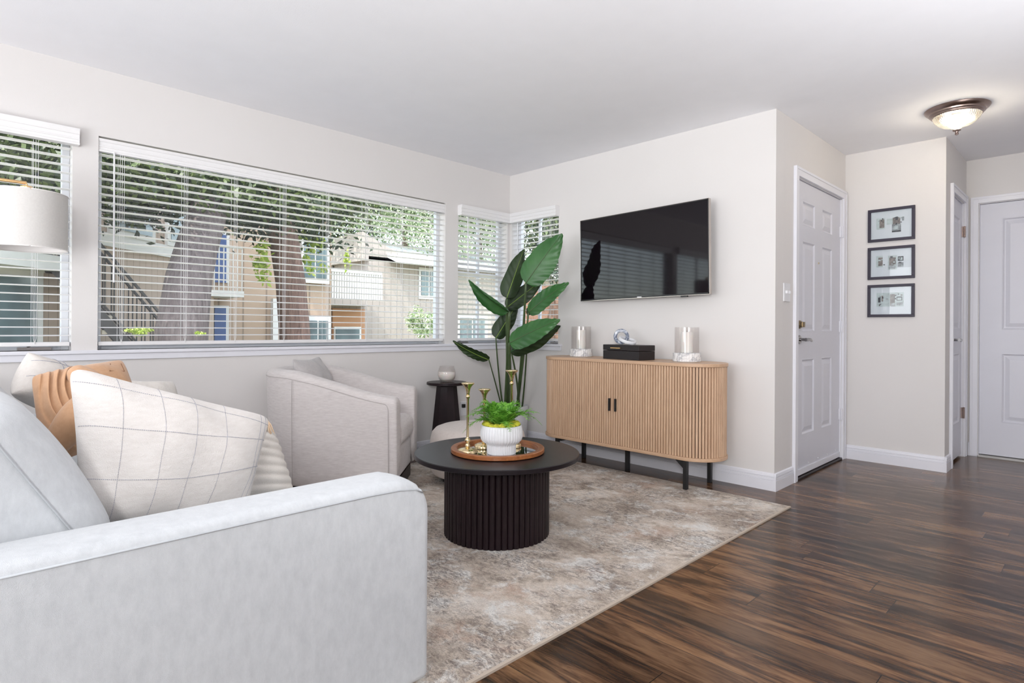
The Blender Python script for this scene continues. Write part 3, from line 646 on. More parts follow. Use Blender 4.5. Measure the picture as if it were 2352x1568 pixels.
# candlesticks
def candlestick(x, y, h, label):
    c = Vector((x, y, ZM)); t = thing('brass_candlestick', c, label, 'candlestick', None)
    pet = lambda a, z: 1 + .055 * abs(math.cos(5 * a)) - .03
    G().lathe([(.0475, .0005), (.050, .004), (.050, .010), (.046, .017), (.036, .022), (.022, .0245), (.016, .025), (0, .0255)], c, 120, mod=lambda a, z: pet(a, z) if z < .023 else 1).build('foot', 'brass', t, True)
    p = [(.008, .022), (.012, .030), (.0135, .036), (.009, .043), (.0075, .047), (.013, .056), (.015, .061), (.012, .068), (.007, .073), (.0063, .076)]
    hb = h - .068; p += [(.0060, hb - .010), (.0085, hb - .007), (.0115, hb), (.0085, hb + .007)]
    G().lathe(p, c, 32).build('stem', 'brass', t, True)
    fl = lambda a, z: 1 + .07 * abs(math.cos(4 * a)) * max(0, min(1, (z - hb - .02) / .04))
    G().lathe([(.0075, hb + .006), (.0085, hb + .02), (.012, hb + .038), (.019, hb + .052), (.0275, h - .008), (.030, h - .003), (.028, h), (.018, h - .004), (.011, h - .010), (.010, h - .025), (0, h - .026)], c, 96, mod=fl).build('cup', 'brass', t, True)
candlestick(1.718, -1.971, .342, 'brass candlestick standing nearest the tray edge, left of the fern')
candlestick(1.684, -1.831, .300, 'shortest-looking brass candlestick, just behind the fern on the left')
candlestick(1.762, -1.714, .394, 'tallest brass candlestick, behind the fern on the right')
# bowl + fern
bc = Vector((1.838, -1.858, ZM)); pf = thing('potted_fern', bc, 'bright green fern in a white fluted footed bowl on the tray', 'plant')
nb = 40
def bm_(a, z):
    x = ((a * nb / (2 * PI)) % 1) * 2 - 1; return 1 - .035 * (1 - math.sqrt(max(0, 1 - x * x))) if z < .137 else 1
G().lathe([(.066, .0005), (.071, .003), (.071, .040), (.074, .048), (.090, .058), (.099, .068), (.103, .082), (.103, .108), (.100, .126), (.097, .138), (.0945, .1395), (.092, .136), (.092, .12), (0, .12)], bc, nb * 8, mod=bm_).build('bowl', 'white_ceramic', pf, True)
G().lathe([(.091, .121), (.06, .132), (0, .138)], bc, 32).build('soil', 'soil', pf, True)
def blob(c, r, g, rr_, seed):
    rnd = random.Random(seed); ph = [rnd.uniform(0, 6) for _ in range(4)]
    def fn(u, v):
        th = PI * v; a = 2 * PI * u; q = r * (1 + .12 * math.sin(3 * a + ph[0]) * math.sin(th) + .1 * math.sin(2 * th + ph[1])); return Vector(c) + Vector((q * math.sin(th) * math.cos(a), q * math.sin(th) * math.sin(a), q * .8 * math.cos(th)))
    g.grid(fn, 14, 9, closeu=True)
rnd = random.Random(3)
for k in range(26):
    a = 2 * PI * k / 18 + rnd.uniform(-.1, .1); r_ = .077 if k < 18 else .045; g = G(); blob(bc + Vector((r_ * math.cos(a), r_ * math.sin(a), .140 + rnd.uniform(-.002, .006))), rnd.uniform(.013, .018), g, 0, k); g.build('moss_ball', 'moss', pf, True)
def frond(c, az, L, lift, droop, seed):
    rnd = random.Random(seed); g = G(); pts = []; n = 16; d = Vector((math.cos(az), math.sin(az), 0))
    for i in range(n + 1):
        t_ = i / n; pts.append(Vector(c) + d * (L * t_ * (.35 + .65 * t_ ** .3)) + Vector((0, 0, lift * math.sin(PI * min(1, t_ * .62)) - droop * t_ ** 2.4)))
    g.tube(pts, [.0016 * (1 - .6 * i / n) for i in range(n + 1)], 5)
    for i in range(3, n + 1):
        t_ = i / n; p = pts[i]; tan = (pts[min(i + 1, n)] - pts[i - 1]).normalized(); side = tan.cross(Vector((0, 0, 1))).normalized(); up = side.cross(tan)
        ln = .044 * math.sin(PI * min(1, (t_ * .85 + .12))) + .006
        for s_ in (-1, 1):
            dr_ = (side * s_ * .85 + tan * .55 + up * rnd.uniform(-.25, .35)).normalized(); wv = dr_.cross(up).normalized() * ln * .17
            q = p; 
            # pinna with three lobes a side
            for k in range(4):
                b0 = p + dr_ * ln * (k / 4); b1 = p + dr_ * ln * ((k + 1) / 4 + .06); sz = ln * .24 * (1 - k * .2)
                for s2_ in (-1, 1):
                    tip = b0 + dr_ * sz * .9 + wv.normalized() * s2_ * sz * 1.1
                    g.add([b0, b0 + dr_ * sz * .8, tip], [(0, 1, 2)])
            g.add([p - wv * .4, p + dr_ * ln * .5 - wv * .5, p + dr_ * ln, p + dr_ * ln * .5 + wv * .5], [(0, 1, 2, 3)])
    return g.build('frond', 'fern', pf, recalc=False, weld=False)
rnd = random.Random(11)
cf = bc + Vector((0, 0, .130))
for k in range(22):
    a = 2 * PI * k / 22 + rnd.uniform(-.15, .15); inner = k % 2
    frond(cf + Vector((.02 * math.cos(a), .02 * math.sin(a), 0)), a, rnd.uniform(.14, .185) if not inner else rnd.uniform(.07, .11), rnd.uniform(.05, .09) if not inner else rnd.uniform(.09, .125), rnd.uniform(.0, .06) if not inner else .01, k)
frond(cf, math.atan2(RT.y, RT.x) + .15, .20, .095, .085, 77); frond(cf, math.atan2(-RT.y, -RT.x) - .1, .19, .07, .10, 78); frond(cf, math.atan2(-RT.y, -RT.x) - .5, .17, .10, .03, 79)
# ---------------------------------------------------------------- ottoman
oc = Vector((.917, -1.193, .0075)); ot = thing('round_ottoman', oc, 'round beige upholstered ottoman behind the coffee table', 'ottoman')
G().lathe([(.235, .0005), (.235, .048), (0, .048)], oc, 64).build('plinth', 'espresso', ot, 40)
G().lathe([(0, .049), (.27, .049), (.300, .055), (.316, .075), (.322, .11), (.324, .20), (.320, .28), (.308, .325), (.285, .350), (.25, .363), (.15, .370), (0, .372)], oc, 96).build('cushion', 'ottoman', ot, True)
# ---------------------------------------------------------------- side table + candle
sc = Vector((.215, -.905, 0)); sd = thing('pedestal_side_table', sc, 'small dark pedestal side table beside the barrel armchair', 'table')
G().lathe([(.150, .578), (.158, .582), (.158, .597), (.155, .600), (0, .600)], sc, 64).build('tabletop', 'espresso', sd, 40)
vs = []; g = G(); n = 10
g.lathe([(.140, .0005), (.082, .5775)], sc, n); g.build('faceted_pedestal', 'espresso', sd)
gc = Vector((sc.x, sc.y, .6)); t = thing('glass_candle', gc, 'white candle in a round frosted glass on the small side table', 'candle')
G().lathe([(.040, .0008), (.052, .006), (.066, .028), (.072, .055), (.070, .080), (.063, .105), (.056, .126), (.0535, .126), (.060, .104), (.067, .080), (.069, .055), (.063, .030), (.048, .010), (0, .008)], gc, 64).build('glass_cup', 'hurricane', t, True)
G().lathe([(.0, .009), (.048, .0105), (.0625, .031), (.0680, .055), (.0665, .078), (0, .079)], gc, 48).build('wax', 'wax', t, True)
# ---------------------------------------------------------------- barrel chair
FD = Vector((.705, .709, 0)).normalized(); SD = Vector((-FD.y, FD.x, 0))
CO = Vector((.697, -1.644, 0))          # front centre on the floor; local X forward, Y to the far side
def ch(x, y, z): return CO + FD * x + SD * y + Vector((0, 0, z))
ac = thing('barrel_armchair', ch(-.4, 0, .0075), 'taupe woven barrel armchair by the long window, back to the wall', 'armchair')
HWc, DPc, thk = .350, .82, .115
def upath(s, hw, back, front=0.0):   # s 0..1 around the U from near-front to far-front
    Ls = back - hw * 1.05; La = PI * hw * 1.02; Lt = 2 * (Ls + front) + La; d = s * Lt
    if d < Ls + front: return Vector((front - d, -hw, 0)), Vector((0, -1, 0))
    d -= Ls + front
    if d < La:
        a = PI * d / La; return Vector((-Ls - hw * 1.05 * math.sin(a), -hw * math.cos(a), 0)), Vector((-math.sin(a), -math.cos(a), 0)).normalized()
    d -= La; return Vector((-Ls + d, hw, 0)), Vector((0, 1, 0))
def toph(s):
    k = 1 - abs(2 * s - 1); k = min(1, k / .62); return .615 + .150 * (k * k * (3 - 2 * k)) * .55 + .150 * k * .45
zb = .085
def shell(s, v):   # v runs around the wall section: outer bottom -> outer top -> inner top -> inner bottom
    p, n = upath(s, HWc, DPc); h = toph(s); k = min(s, 1 - s) * 2.0 ; t_ = thk
    sec = [(0, zb, 0), (.010, zb + .012, 0), (.020, .25, 0), (.032, .45, 0), (.040, h - .045, 0), (.038, h - .022, 0), (.026, h - .007, 0), (.006, h, 0), (-.03, h + .004, 0), (-.062, h - .001, 0), (-.088, h - .016, 0), (-.098, h - .045, 0), (-.105, .45, 0), (-.110, .30, 0), (-.11, .20, 0)]
    i = v * (len(sec) - 1); i0 = min(int(i), len(sec) - 2); f = i - i0; a = sec[i0][0] * (1 - f) + sec[i0 + 1][0] * f; z = sec[i0][1] * (1 - f) + sec[i0 + 1][1] * f
    return ch(*(p + n * a).xy, z)
g = G(); nu, nv = 90, 29
vs = [shell(i / (nu - 1), j / (nv - 1)) for i in range(nu) for j in range(nv)]
g.add(vs, [(i * nv + j, (i + 1) * nv + j, (i + 1) * nv + j + 1, i * nv + j + 1) for i in range(nu - 1) for j in range(nv - 1)])
# rounded arm fronts
for s, first in ((0, True), (1, False)):
    ring0 = [shell(s, j / (nv - 1)) for j in range(nv)]; cen = sum(ring0, Vector()) / nv; prev = ring0
    base = 0 if first else (nu - 1) * nv
    rings = [ring0]
    for k in range(1, 6):
        a = PI / 2 * k / 5; rings.append([cen + (p - cen) * (1 - (1 - math.cos(a)) * .18) + FD * .03 * math.sin(a) if k < 5 else cen + (p - cen) * .80 + FD * .03 for p in ring0])
    vs = sum(rings, []); g.add(vs, [(k * nv + j, (k + 1) * nv + j, (k + 1) * nv + j + 1, k * nv + j + 1) for k in range(5) for j in range(nv - 1)] + [(k * nv + nv - 1, (k + 1) * nv + nv - 1, (k + 1) * nv, k * nv) for k in range(5)])
    g.add(rings[-1], [tuple(range(nv))])
g.build('shell', 'chair', ac, 70)
# welt seam along outer top edge and down arm front
top_w = [shell(i / 80, 4.3 / 14) for i in range(2, 79)]; q0 = top_w[0]
dwn = [ch(-.018, -HWc - .012 - .026 * min(1, z / .45), z) for z in (zb, .2, .35, .48, .535)]
crn = [dwn[-1] + (q0 - dwn[-1]) * t_ + (FD * .008 + Vector((0, 0, .012))) * math.sin(PI * t_) for t_ in (.25, .5, .75)]
G().tube(dwn + crn + top_w, .0028, 6).build('welt', 'chair_seam', ac, True)
pts = [ch(-.585, -HWc - .002 - .028 * min(1, z / .45), z) for z in (zb, .2, .35, .5, .66, .715)]; G().tube(pts, .0018, 6).build('welt', 'chair_seam', ac, True)
G().rbox((.70, .50, .20), .03, Matrix((FD, SD, (0, 0, 1))).transposed(), ch(-.34, 0, .19)).build('seat_frame', 'chair', ac, True)
G().rbox((.66, .475, .16), .055, Matrix((FD, SD, (0, 0, 1))).transposed(), ch(-.30, 0, .365), deform=lambda p: p + Vector((0, 0, .02 * (1 - (p.x / .33) ** 2) * (1 - (p.y / .24) ** 2) if p.z > 0 else 0))).build('seat_cushion', 'chair', ac, True)
bp = [upath(i / 40, HWc - .07, DPc - .1)[0].xy for i in range(41)]; G().prism([tuple(ch(a, b, 0).xy) for a, b in bp], .008, zb).build('plinth', 'espresso', ac)
# ---------------------------------------------------------------- pillows
def sgnpow(x, p): return math.copysign(abs(x) ** p, x)
def pillow(corners, thick, mat, name, label, cat='pillow', flat=.0, fold=None, wr=.006, seed=0, group=None, nu=44, nv=34, pinch=.10, rc=.05):
    TL, TR, BR, BL = [Vector(c) for c in corners]; rnd = random.Random(seed); ph = [rnd.uniform(0, 6.3) for _ in range(8)]
    cen = (TL + TR + BR + BL) / 4; N = ((TR - TL) + (BR - BL)).cross((BL - TL) + (BR - TR)).normalized()
    if N.dot(CAM - cen) < 0: N = -N
    def surf(u, v, side, lift=0.0):
        # u,v in -1..1 ; v=+1 top
        pu = u * (1 - pinch * (1 - v * v) * 0 - pinch * .9 * (1 - abs(v)) ** 0 * (1 - (abs(v)) ** 2) * abs(u) ** 6 ); pv = v * (1 - pinch * (1 - u * u) * abs(v) ** 6)
        kc_ = 1 - rc * (abs(u) ** 10) * (abs(v) ** 10); pu *= kc_; pv *= kc_
        a, b = (pu + 1) / 2, (pv + 1) / 2
        P = TL * (1 - a) * b + TR * a * b + BR * a * (1 - b) + BL * (1 - a) * (1 - b)
        pr = (max(0, 1 - abs(u) ** 2.4) ** .62) * (max(0, 1 - abs(v) ** 2.4) ** .62)
        t_ = thick / 2 * pr + lift * (pr > .0)
        w_ = wr * (math.sin(3.1 * u + 2.3 * v + ph[0]) * math.sin(2.7 * v - 1.7 * u + ph[1]) + .5 * math.sin(9 * u + 3 * v + ph[2]) * math.sin(5 * v + ph[3])) * min(1, pr * 2)
        if fold and side > 0: w_ += fold(u, v) * min(1, pr * 2.5)
        return P + N * side * (t_ + (w_ if side > 0 else 0))
    g = G()
    for side in (1, -1): g.grid(lambda a, b: surf(-math.cos(PI * a) * 1.0, -math.cos(PI * b), side), nu, nv)
    t = thing(name, (cen.x, cen.y, min(TL.z, TR.z, BR.z, BL.z)), label, cat, group)
    o = g.build('cover', mat, t, True); o['_'] = 0; del o['_']
    return t, surf
# white windowpane-check lumbar pillow
P1c = (on(152, 834, 0, 2.10), on(626, 956, 0, 2.10), on(560, 1205, 0, 2.20), on(178, 1215, 0, 2.20))
p1, s1 = pillow(P1c, .20, 'cream', 'throw_pillow', 'large white pillow with thin grey windowpane check, front of the sofa pile', wr=.010, seed=4, pinch=.05, rc=.07, nu=60, nv=44)
def stitch(sf_, fn, n, r, par, dash=True):
    g = G(); pts = [fn(i / n) for i in range(n + 1)]
    for i in range(0, n): g.tube([sf_(*pts[i], 1, .0006), sf_(*(pts[i][k] + (pts[i + 1][k] - pts[i][k]) * (.62 if dash else 1.0) for k in (0, 1)), 1, .0006)], r, 5)
    g.build('stitch_line', 'thread', par)
for a_, b_, c_ in ((.78, .80, .0), (.22, .50, -.10), (-.42, .02, -.16)):
    stitch(s1, lambda t_: (-.985 + 1.97 * t_, a_ + (b_ - a_) * t_ + c_ * math.sin(PI * t_)), 110, .0009, p1)
for uu in (-.66, -.30, .02, .36, .80, .87):
    stitch(s1, lambda t_: (uu + .10 * (t_ - .5) + .03 * math.sin(3 * t_), -.97 + 1.94 * t_), 90, .0007, p1)
def tassel(p, L, par):
    g = G(); p = Vector(p)
    for k in range(16):
        a = rnd.uniform(0, 6.3); r_ = rnd.uniform(.002, .013); e_ = p + Vector((r_ * math.cos(a), r_ * math.sin(a), -L * rnd.uniform(.85, 1.05))) + RT * .014
        g.tube([p, p + RT * .009 + Vector((r_ * .5 * math.cos(a), r_ * .5 * math.sin(a), -L * .4)), e_], .0013, 4)
    g.build('tassel', 'tassel', par, True)
tassel(s1(1, 1, 1) + RT * .0, .046, p1)
# ribbed cream pillow behind it
def ribf(u, v): return .0075 * abs(math.sin(9.5 * PI * (v + .04 * math.sin(2.5 * u)) / 2)) - .004 + .003 * math.sin(5 * u)
P2c = (on(440, 950, 0, 1.94), on(622, 975, 0, 1.90), on(678, 1140, 0, 1.97), on(470, 1180, 0, 2.05))
p2, s2_ = pillow(P2c, .17, 'knit', 'throw_pillow', 'cream pillow with horizontal ribs, tucked behind the windowpane check pillow', fold=ribf, wr=.003, seed=9, nu=50, nv=110, pinch=.03)
# camel pillow with a knot
def knf(u, v):
    du, dv = u + .22, (v - .25) * .62; d_ = math.hypot(du, dv)
    if du > .05 or d_ < .18: return 0
    return .0085 * math.cos((d_ - .18) * 52) * min(1, (d_ - .18) * 6) * min(1, (.05 - du) * 5) + .010
P3c = (on(70, 862, 0, 1.58), on(282, 824, 0, 1.50), on(335, 985, 0, 1.62), on(100, 1075, 0, 1.76))
p3, s3 = pillow(P3c, .17, 'camel', 'throw_pillow', 'camel brown pillow with pleats gathered into a knot', fold=knf, wr=.004, seed=2, nu=170, nv=110, pinch=.02)
g = G()
def smooth_path(ps, n=26):
    out = []
    for i in range(n + 1):
        t_ = i / n * (len(ps) - 1); k = min(int(t_), len(ps) - 2); f = t_ - k; p0, p1_, p2_, p3_ = ps[max(k - 1, 0)], ps[k], ps[k + 1], ps[min(k + 2, len(ps) - 1)]
        out.append(.5 * ((2 * p1_) + (p2_ - p0) * f + (2 * p0 - 5 * p1_ + 4 * p2_ - p3_) * f * f + (3 * p1_ - p0 - 3 * p2_ + p3_) * f ** 3))
    return out
g.tube(smooth_path([s3(-.92, -.80, 1, -.01), s3(-.66, -.50, 1, .004), s3(-.36, -.24, 1, .012), s3(0, -.22, 1, .010), s3(.35, -.3, 1, -.005)]), [.008 + .040 * math.sin(PI * min(1, i / 26 * 1.3 + .04)) ** .6 for i in range(27)], 28)
g.tube(smooth_path([s3(-.34, .72, 1, -.01), s3(-.26, .45, 1, .004), s3(-.16, .15, 1, .010), s3(-.10, -.20, 1, -.004)]), [.006 + .034 * math.sin(PI * (i / 26 * .8 + .1)) ** .6 for i in range(27)], 28)
g.build('knot_band', 'camel', p3, True)
G().tube([s3(.52, .80, 1, .001), s3(.34, .52, 1, .001), s3(.74, .50, 1, .001), s3(.80, .78, 1, .001)], .0012, 5).build('fold_line', plain('camel_dark', (.22, .10, .05), .9), p3)
# cream window-check pillow at the far back
P4c = (on(62, 806, 0, .98), on(215, 856, 0, .84), on(190, 980, 0, .90), on(22, 905, 0, 1.12))
p4, s4 = pillow(P4c, .20, 'cream2', 'throw_pillow', 'oatmeal pillow with grey stripe standing in the sofa corner, farthest left', wr=.008, seed=5, pinch=.12)
for uu in (-.45, -.30): G().tube([s4(uu, -.97 + 1.94 * i / 40, 1, .0006) for i in range(41)], .0015, 5).build('stitch_line', 'thread', p4)
for vv in (.55, -.15): G().tube([s4(-.97 + 1.94 * i / 40, vv, 1, .0006) for i in range(41)], .0012, 5).build('stitch_line', 'thread', p4)
P5c = (on(296, 872, 0, .95), on(398, 874, 0, .88), on(425, 965, 0, .95), on(290, 990, 0, 1.05))
p5, s5 = pillow(P5c, .14, 'fuzzy', 'throw_pillow', 'plain fuzzy cream pillow peeking out behind the camel one', wr=.006, seed=6)
# small grey pillow in the armchair
Pc = (ch(-.70, .00, .82), ch(-.42, .22, .79), ch(-.36, .20, .47), ch(-.60, .0, .47))
p6, s6 = pillow((ch(-.64, -.24, .835), ch(-.60, .16, .835), ch(-.46, .16, .46), ch(-.50, -.22, .46)), .15, 'greypillow', 'throw_pillow', 'small grey pillow resting inside the barrel armchair', wr=.01, seed=8, pinch=.10)
# ---------------------------------------------------------------- sofa
sf = thing('sofa', (1.45, -3.3, 0), 'pale grey upholstered sofa in the foreground with track arms', 'sofa')
def arm(x0, x1, y0, y1, nm):
    hx, hy, hz, R_ = (x1 - x0) / 2, (y1 - y0) / 2, .2875, .10
    def dfm(p):
        q, w_ = (p.y - (hy - R_)) / R_, (p.z - (hz - R_)) / R_
        if q > 0 and w_ > 0:
            k = max(q, w_) / math.hypot(q, w_); p = Vector((p.x, hy - R_ + q * k * R_, hz - R_ + w_ * k * R_))
        return p + Vector((0, 0, .007 * (1 - (p.x / hx) ** 2) * max(0, min(1, (p.z - hz + .06) / .06))))
    return G().rbox((2 * hx, 2 * hy, 2 * hz), .022, None, ((x0 + x1) / 2, (y0 + y1) / 2, .03 + hz), mid=36, deform=dfm).build(nm, 'sofa', sf, True)
arm(2.395, 2.556, -4.05, -2.826, 'armrest'); arm(.30, .46, -4.05, -2.826, 'armrest')
# top welt on the outer edge of the near arm
def seam(pts, r=.0022): return G().tube(pts, r, 6).build('seam', 'sofa_seam', sf, True)
seam([(2.5568, -4.04, .586), (2.5568, -3.3, .5865), (2.5568, -3.02, .586), (2.5562, -2.93, .583), (2.5555, -2.875, .575), (2.5545, -2.853, .563)])
G().rbox((1.96, 1.05, .20), .02, None, (1.428, -3.40, .17)).build('seat_base', 'sofa', sf, True)
for k in range(2):
    x0 = .462 + k * .966
    G().rbox((.958, .98, .18), .045, None, (x0 + .48, -3.36, .362), deform=lambda p: p + Vector((0, 0, .018 * (1 - (p.x / .48) ** 2) * (1 - (p.y / .4) ** 2) if p.z > 0 else 0))).build('seat_cushion', 'sofa', sf, True)
G().rbox((2.10, .15, .74), .03, None, (1.428, -4.02, .42)).build('backrest', 'sofa', sf, True)
# back cushions lean on the backrest
Rl = Matrix.Rotation(math.radians(31), 3, 'X')
for k, cxk in enumerate((.79, 1.43, 2.072)):
    hx_ = .632 / 2
    def dfm(p): 
        f = (1 - (p.x / hx_) ** 2 * .75) * (1 - (p.z / .25) ** 2); return p + Vector((0, .035 * f if p.y > 0 else -.01 * f, 0))
    cu = G().rbox((.632, .235, .45), .09, Rl, (cxk, -3.738, .650), mid=10, deform=dfm).build('back_cushion', 'sofa', sf, True)
    for sx_ in (-1, 1):
        for yy in (-.07, .064):
            loop = []
            for i in range(49):
                v_ = -.15 + .30 * i / 48; loop.append(Vector((sx_ * (hx_ + .001), yy, v_)))
            G().tube([Rl @ p + Vector((cxk, -3.738, .650)) for p in loop], .0022, 5).build('piping', 'sofa_seam', cu, True)
for lx in (2.49, .37):
    for ly in (-2.90, -3.98): G().box((lx - .025, ly - .025, .0076), (lx + .025, ly + .025, .035)).build('foot', 'espresso', sf)
# ---------------------------------------------------------------- arc floor lamp
lc = Vector((.30, -3.51, 1.39)); fl = thing('floor_lamp', (.17, -4.35, 0), 'brass floor lamp with a white linen drum shade, cut by the left edge', 'lamp')
RS, HS = .158, .262
sh = G().lathe([(RS, 0), (RS, HS), (RS - .002, HS), (RS - .002, 0)], lc, 96, cap=False).build('lamp_shade', 'shade', fl, 40)
G().lathe([(RS - .0025, .003), (RS - .0025, HS - .003), (RS - .004, HS - .003), (RS - .004, .003)], lc, 96, cap=False).build('lining', 'shade_in', sh, 40)
g = G(); n = 96
for zz in (0, HS): g.tube([lc + Vector(((RS + .0) * math.cos(2 * PI * i / n), RS * math.sin(2 * PI * i / n), zz)) for i in range(n + 1)], .0022, 6)
g.build('rim', 'shade_in', sh, True)
g = G(); g.lathe([(.020, HS + .006), (.024, HS + .010), (.024, HS + .032), (.016, HS + .037), (0, HS + .037)], lc, 32); g.tube([lc + Vector((0, 0, HS - .10)), lc + Vector((0, 0, HS + .02))], .008, 12)
for a in (0, 2.1, 4.2): g.tube([lc + Vector((0, 0, HS - .004)), lc + Vector((math.cos(a) * RS, math.sin(a) * RS, HS - .004))], .002, 6)
g.build('socket', 'gold', fl, 50)
G().tube([lc + Vector((.0, .0, HS + .030)), lc + Vector((0, -.002, HS + .050)), lc + Vector((-.02, -.15, HS + .052)), lc + Vector((-.08, -.50, HS + .053)), lc + Vector((-.13, -.84, HS + .053))], [.007, .0075, .0075, .0075, .0075], 12).build('lamp_arm', 'gold', fl, 50)
G().tube([(.17, -4.35, .02), (.17, -4.35, 1.72)], .011, 16).build('pole', 'gold', fl, 40)
G().lathe([(.14, .0005), (.14, .018), (.13, .024), (0, .024)], (.17, -4.35, 0), 48).build('base', 'gold', fl, 40)
lc2 = G().lathe([(0, .10), (.03, .115), (.034, .14), (.022, .165), (0, .175)], lc, 20).build('bulb', 'white_ceramic', fl, True)
# ---------------------------------------------------------------- large potted plant
pc = Vector((.215, -.160, 0)); pp = thing('potted_plant', pc, 'tall bird of paradise plant in a white pot in the room corner', 'plant')
G().lathe([(.105, .0005), (.118, .01), (.128, .15), (.135, .33), (.135, .348), (.128, .350), (.124, .34), (.124, .30), (0, .30)], pc, 64).build('pot', 'white_ceramic', pp, 40)
G().lathe([(.123, .301), (.06, .315), (0, .318)], pc, 32).build('soil', 'soil', pp, True)
def bez(a, b, c, t): return a * (1 - t) ** 2 + b * 2 * t * (1 - t) + c * t * t
def bleaf(base, tip, width, normal, bow=.0, fold=.0, mat='leaf', rib='midrib', roll=0, asym=1.0):
    base, tip = Vector(base), Vector(tip); ax = (tip - base); L = ax.length; axn = ax.normalized(); n = Vector(normal); n = (n - axn * n.dot(axn)).normalized(); side = axn.cross(n)
    mid = (base + tip) / 2 + n * bow * L
    nu, nv = 64, 17
    def fn(u, v, off=0):
        c = bez(base, mid, tip, u); w_ = width / 2 * (math.sin(PI * min(1, u ** .62)) ** .62 if u < 1 else 0) * (1.0 - .0 * u); w_ = max(w_, .001); q = v * 2 - 1
        w_ *= 1 + .05 * math.sin(11 * u + 2 * (q > 0)) - (.30 * abs(math.sin(34 * u + (q > 0)))) * max(0, (u - .82) / .18)
        if q > 0: w_ *= asym
        f = fold * abs(q); dq = .0035 * math.sin(46 * u - 9 * abs(q)) * abs(q) + .007 * math.sin(9 * u + 3 * q) * abs(q)
        return c + side * w_ * q * math.cos(f) + n * (w_ * abs(q) * math.sin(f) - w_ * q * q * .18 + dq + off)
    g = G(); g.grid(lambda u, v: fn(u, v), nu, nv); g.grid(lambda u, v: fn(u, v, -.0015), nu, nv)
    o = g.build('leaf', mat, pp, True, weld=False, recalc=False)
    G().tube([fn(i / 20 * .96, .5, .001) for i in range(21)], [.0038 * (1 - .75 * i / 20) for i in range(21)], 6).build('midrib', rib, o, True)
    return o
VW = -FW
def stem(a, b, c, r0, r1):
    G().tube([bez(Vector(a), Vector(b), Vector(c), i / 14) for i in range(15)], [r0 + (r1 - r0) * i / 14 for i in range(15)], 10).build('stem', 'stem', pp, True)
sb = pc + Vector((0, 0, .30))
A = lambda x, y, Z: at(x, y, Z)
# leaf: base px, tip px, depths base/tip, width m, normal, bow, fold, material
LV = [((1208, 650), (1291, 536), 4.62, 4.55, .245, VW + UP * .2 - RT * .25, .04, .05, 'leaf', 'stem'),
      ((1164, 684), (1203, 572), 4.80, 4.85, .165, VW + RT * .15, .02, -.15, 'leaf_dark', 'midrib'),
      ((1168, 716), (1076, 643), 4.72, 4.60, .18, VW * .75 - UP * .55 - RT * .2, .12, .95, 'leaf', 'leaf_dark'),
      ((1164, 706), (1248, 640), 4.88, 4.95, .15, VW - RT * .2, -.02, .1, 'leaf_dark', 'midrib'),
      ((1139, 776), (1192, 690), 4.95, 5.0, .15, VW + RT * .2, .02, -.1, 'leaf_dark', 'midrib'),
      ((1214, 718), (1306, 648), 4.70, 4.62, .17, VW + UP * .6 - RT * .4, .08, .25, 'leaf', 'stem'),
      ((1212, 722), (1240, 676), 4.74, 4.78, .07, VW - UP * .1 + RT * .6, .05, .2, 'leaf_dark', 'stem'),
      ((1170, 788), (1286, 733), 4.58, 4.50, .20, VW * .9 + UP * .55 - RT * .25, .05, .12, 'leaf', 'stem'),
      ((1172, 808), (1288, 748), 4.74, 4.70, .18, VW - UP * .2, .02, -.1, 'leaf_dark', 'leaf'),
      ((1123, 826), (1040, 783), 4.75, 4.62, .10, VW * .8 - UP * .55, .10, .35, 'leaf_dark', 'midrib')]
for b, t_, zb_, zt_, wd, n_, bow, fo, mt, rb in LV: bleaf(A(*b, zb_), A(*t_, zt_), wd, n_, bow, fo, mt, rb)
def st(bpx, Z, sx_, r0=.009, r1=.006, lean=0):
    e_ = A(*bpx, Z); s_ = sb + Vector((sx_[0], sx_[1], 0)); m_ = s_ * .45 + e_ * .55 + RT * lean; m_.z = (s_.z + e_.z) / 2; stem(s_, m_, e_, r0, r1)
st((1208, 650), 4.62, (.03, .02), .013, .008, .01); st((1164, 686), 4.80, (-.04, -.02), .017, .010); st((1170, 716), 4.72, (-.05, -.045), .016, .010, .0)
st((1165, 706), 4.88, (-.02, .02), .010, .006, -.01); st((1139, 776), 4.95, (-.07, -.05), .008, .005, -.01); st((1214, 718), 4.70, (.04, .01), .010, .006)
st((1170, 788), 4.58, (.01, -.03), .015, .009, .0); st((1174, 806), 4.74, (.05, .03), .010, .006, .03); st((1123, 826), 4.75, (-.08, -.05), .007, .004, .01); st((1212, 722), 4.74, (.06, .05), .008, .005, .02)
# ================================================================= outside
gd = G().box((-40, -25, -.35), (-T - .02, 40, -.25)).box((-T - .02, T + .05 + 3, -.35), (10, 40, -.25)); struct(gd.build('floor_lawn', 'grass'))
def ocorner(px, X): return on(px, CY, 0, X)
def building(name, loc, label, cat='building'): return thing(name, loc, label, cat)
def wbox(px0, py0, px1, py1, X, th=.1):   # a box on the plane x = X from two picture corners measured on that plane
    a, b = on(px0, py0, 0, X), on(px1, py1, 0, X); return (X - th, min(a.y, b.y), min(a.z, b.z)), (X, max(a.y, b.y), max(a.z, b.z))
def wsize(px0, px1, X, z0, z1, th=.1): return (X - th, on(px0, CY, 0, X).y, z0), (X, on(px1, CY, 0, X).y, z1)
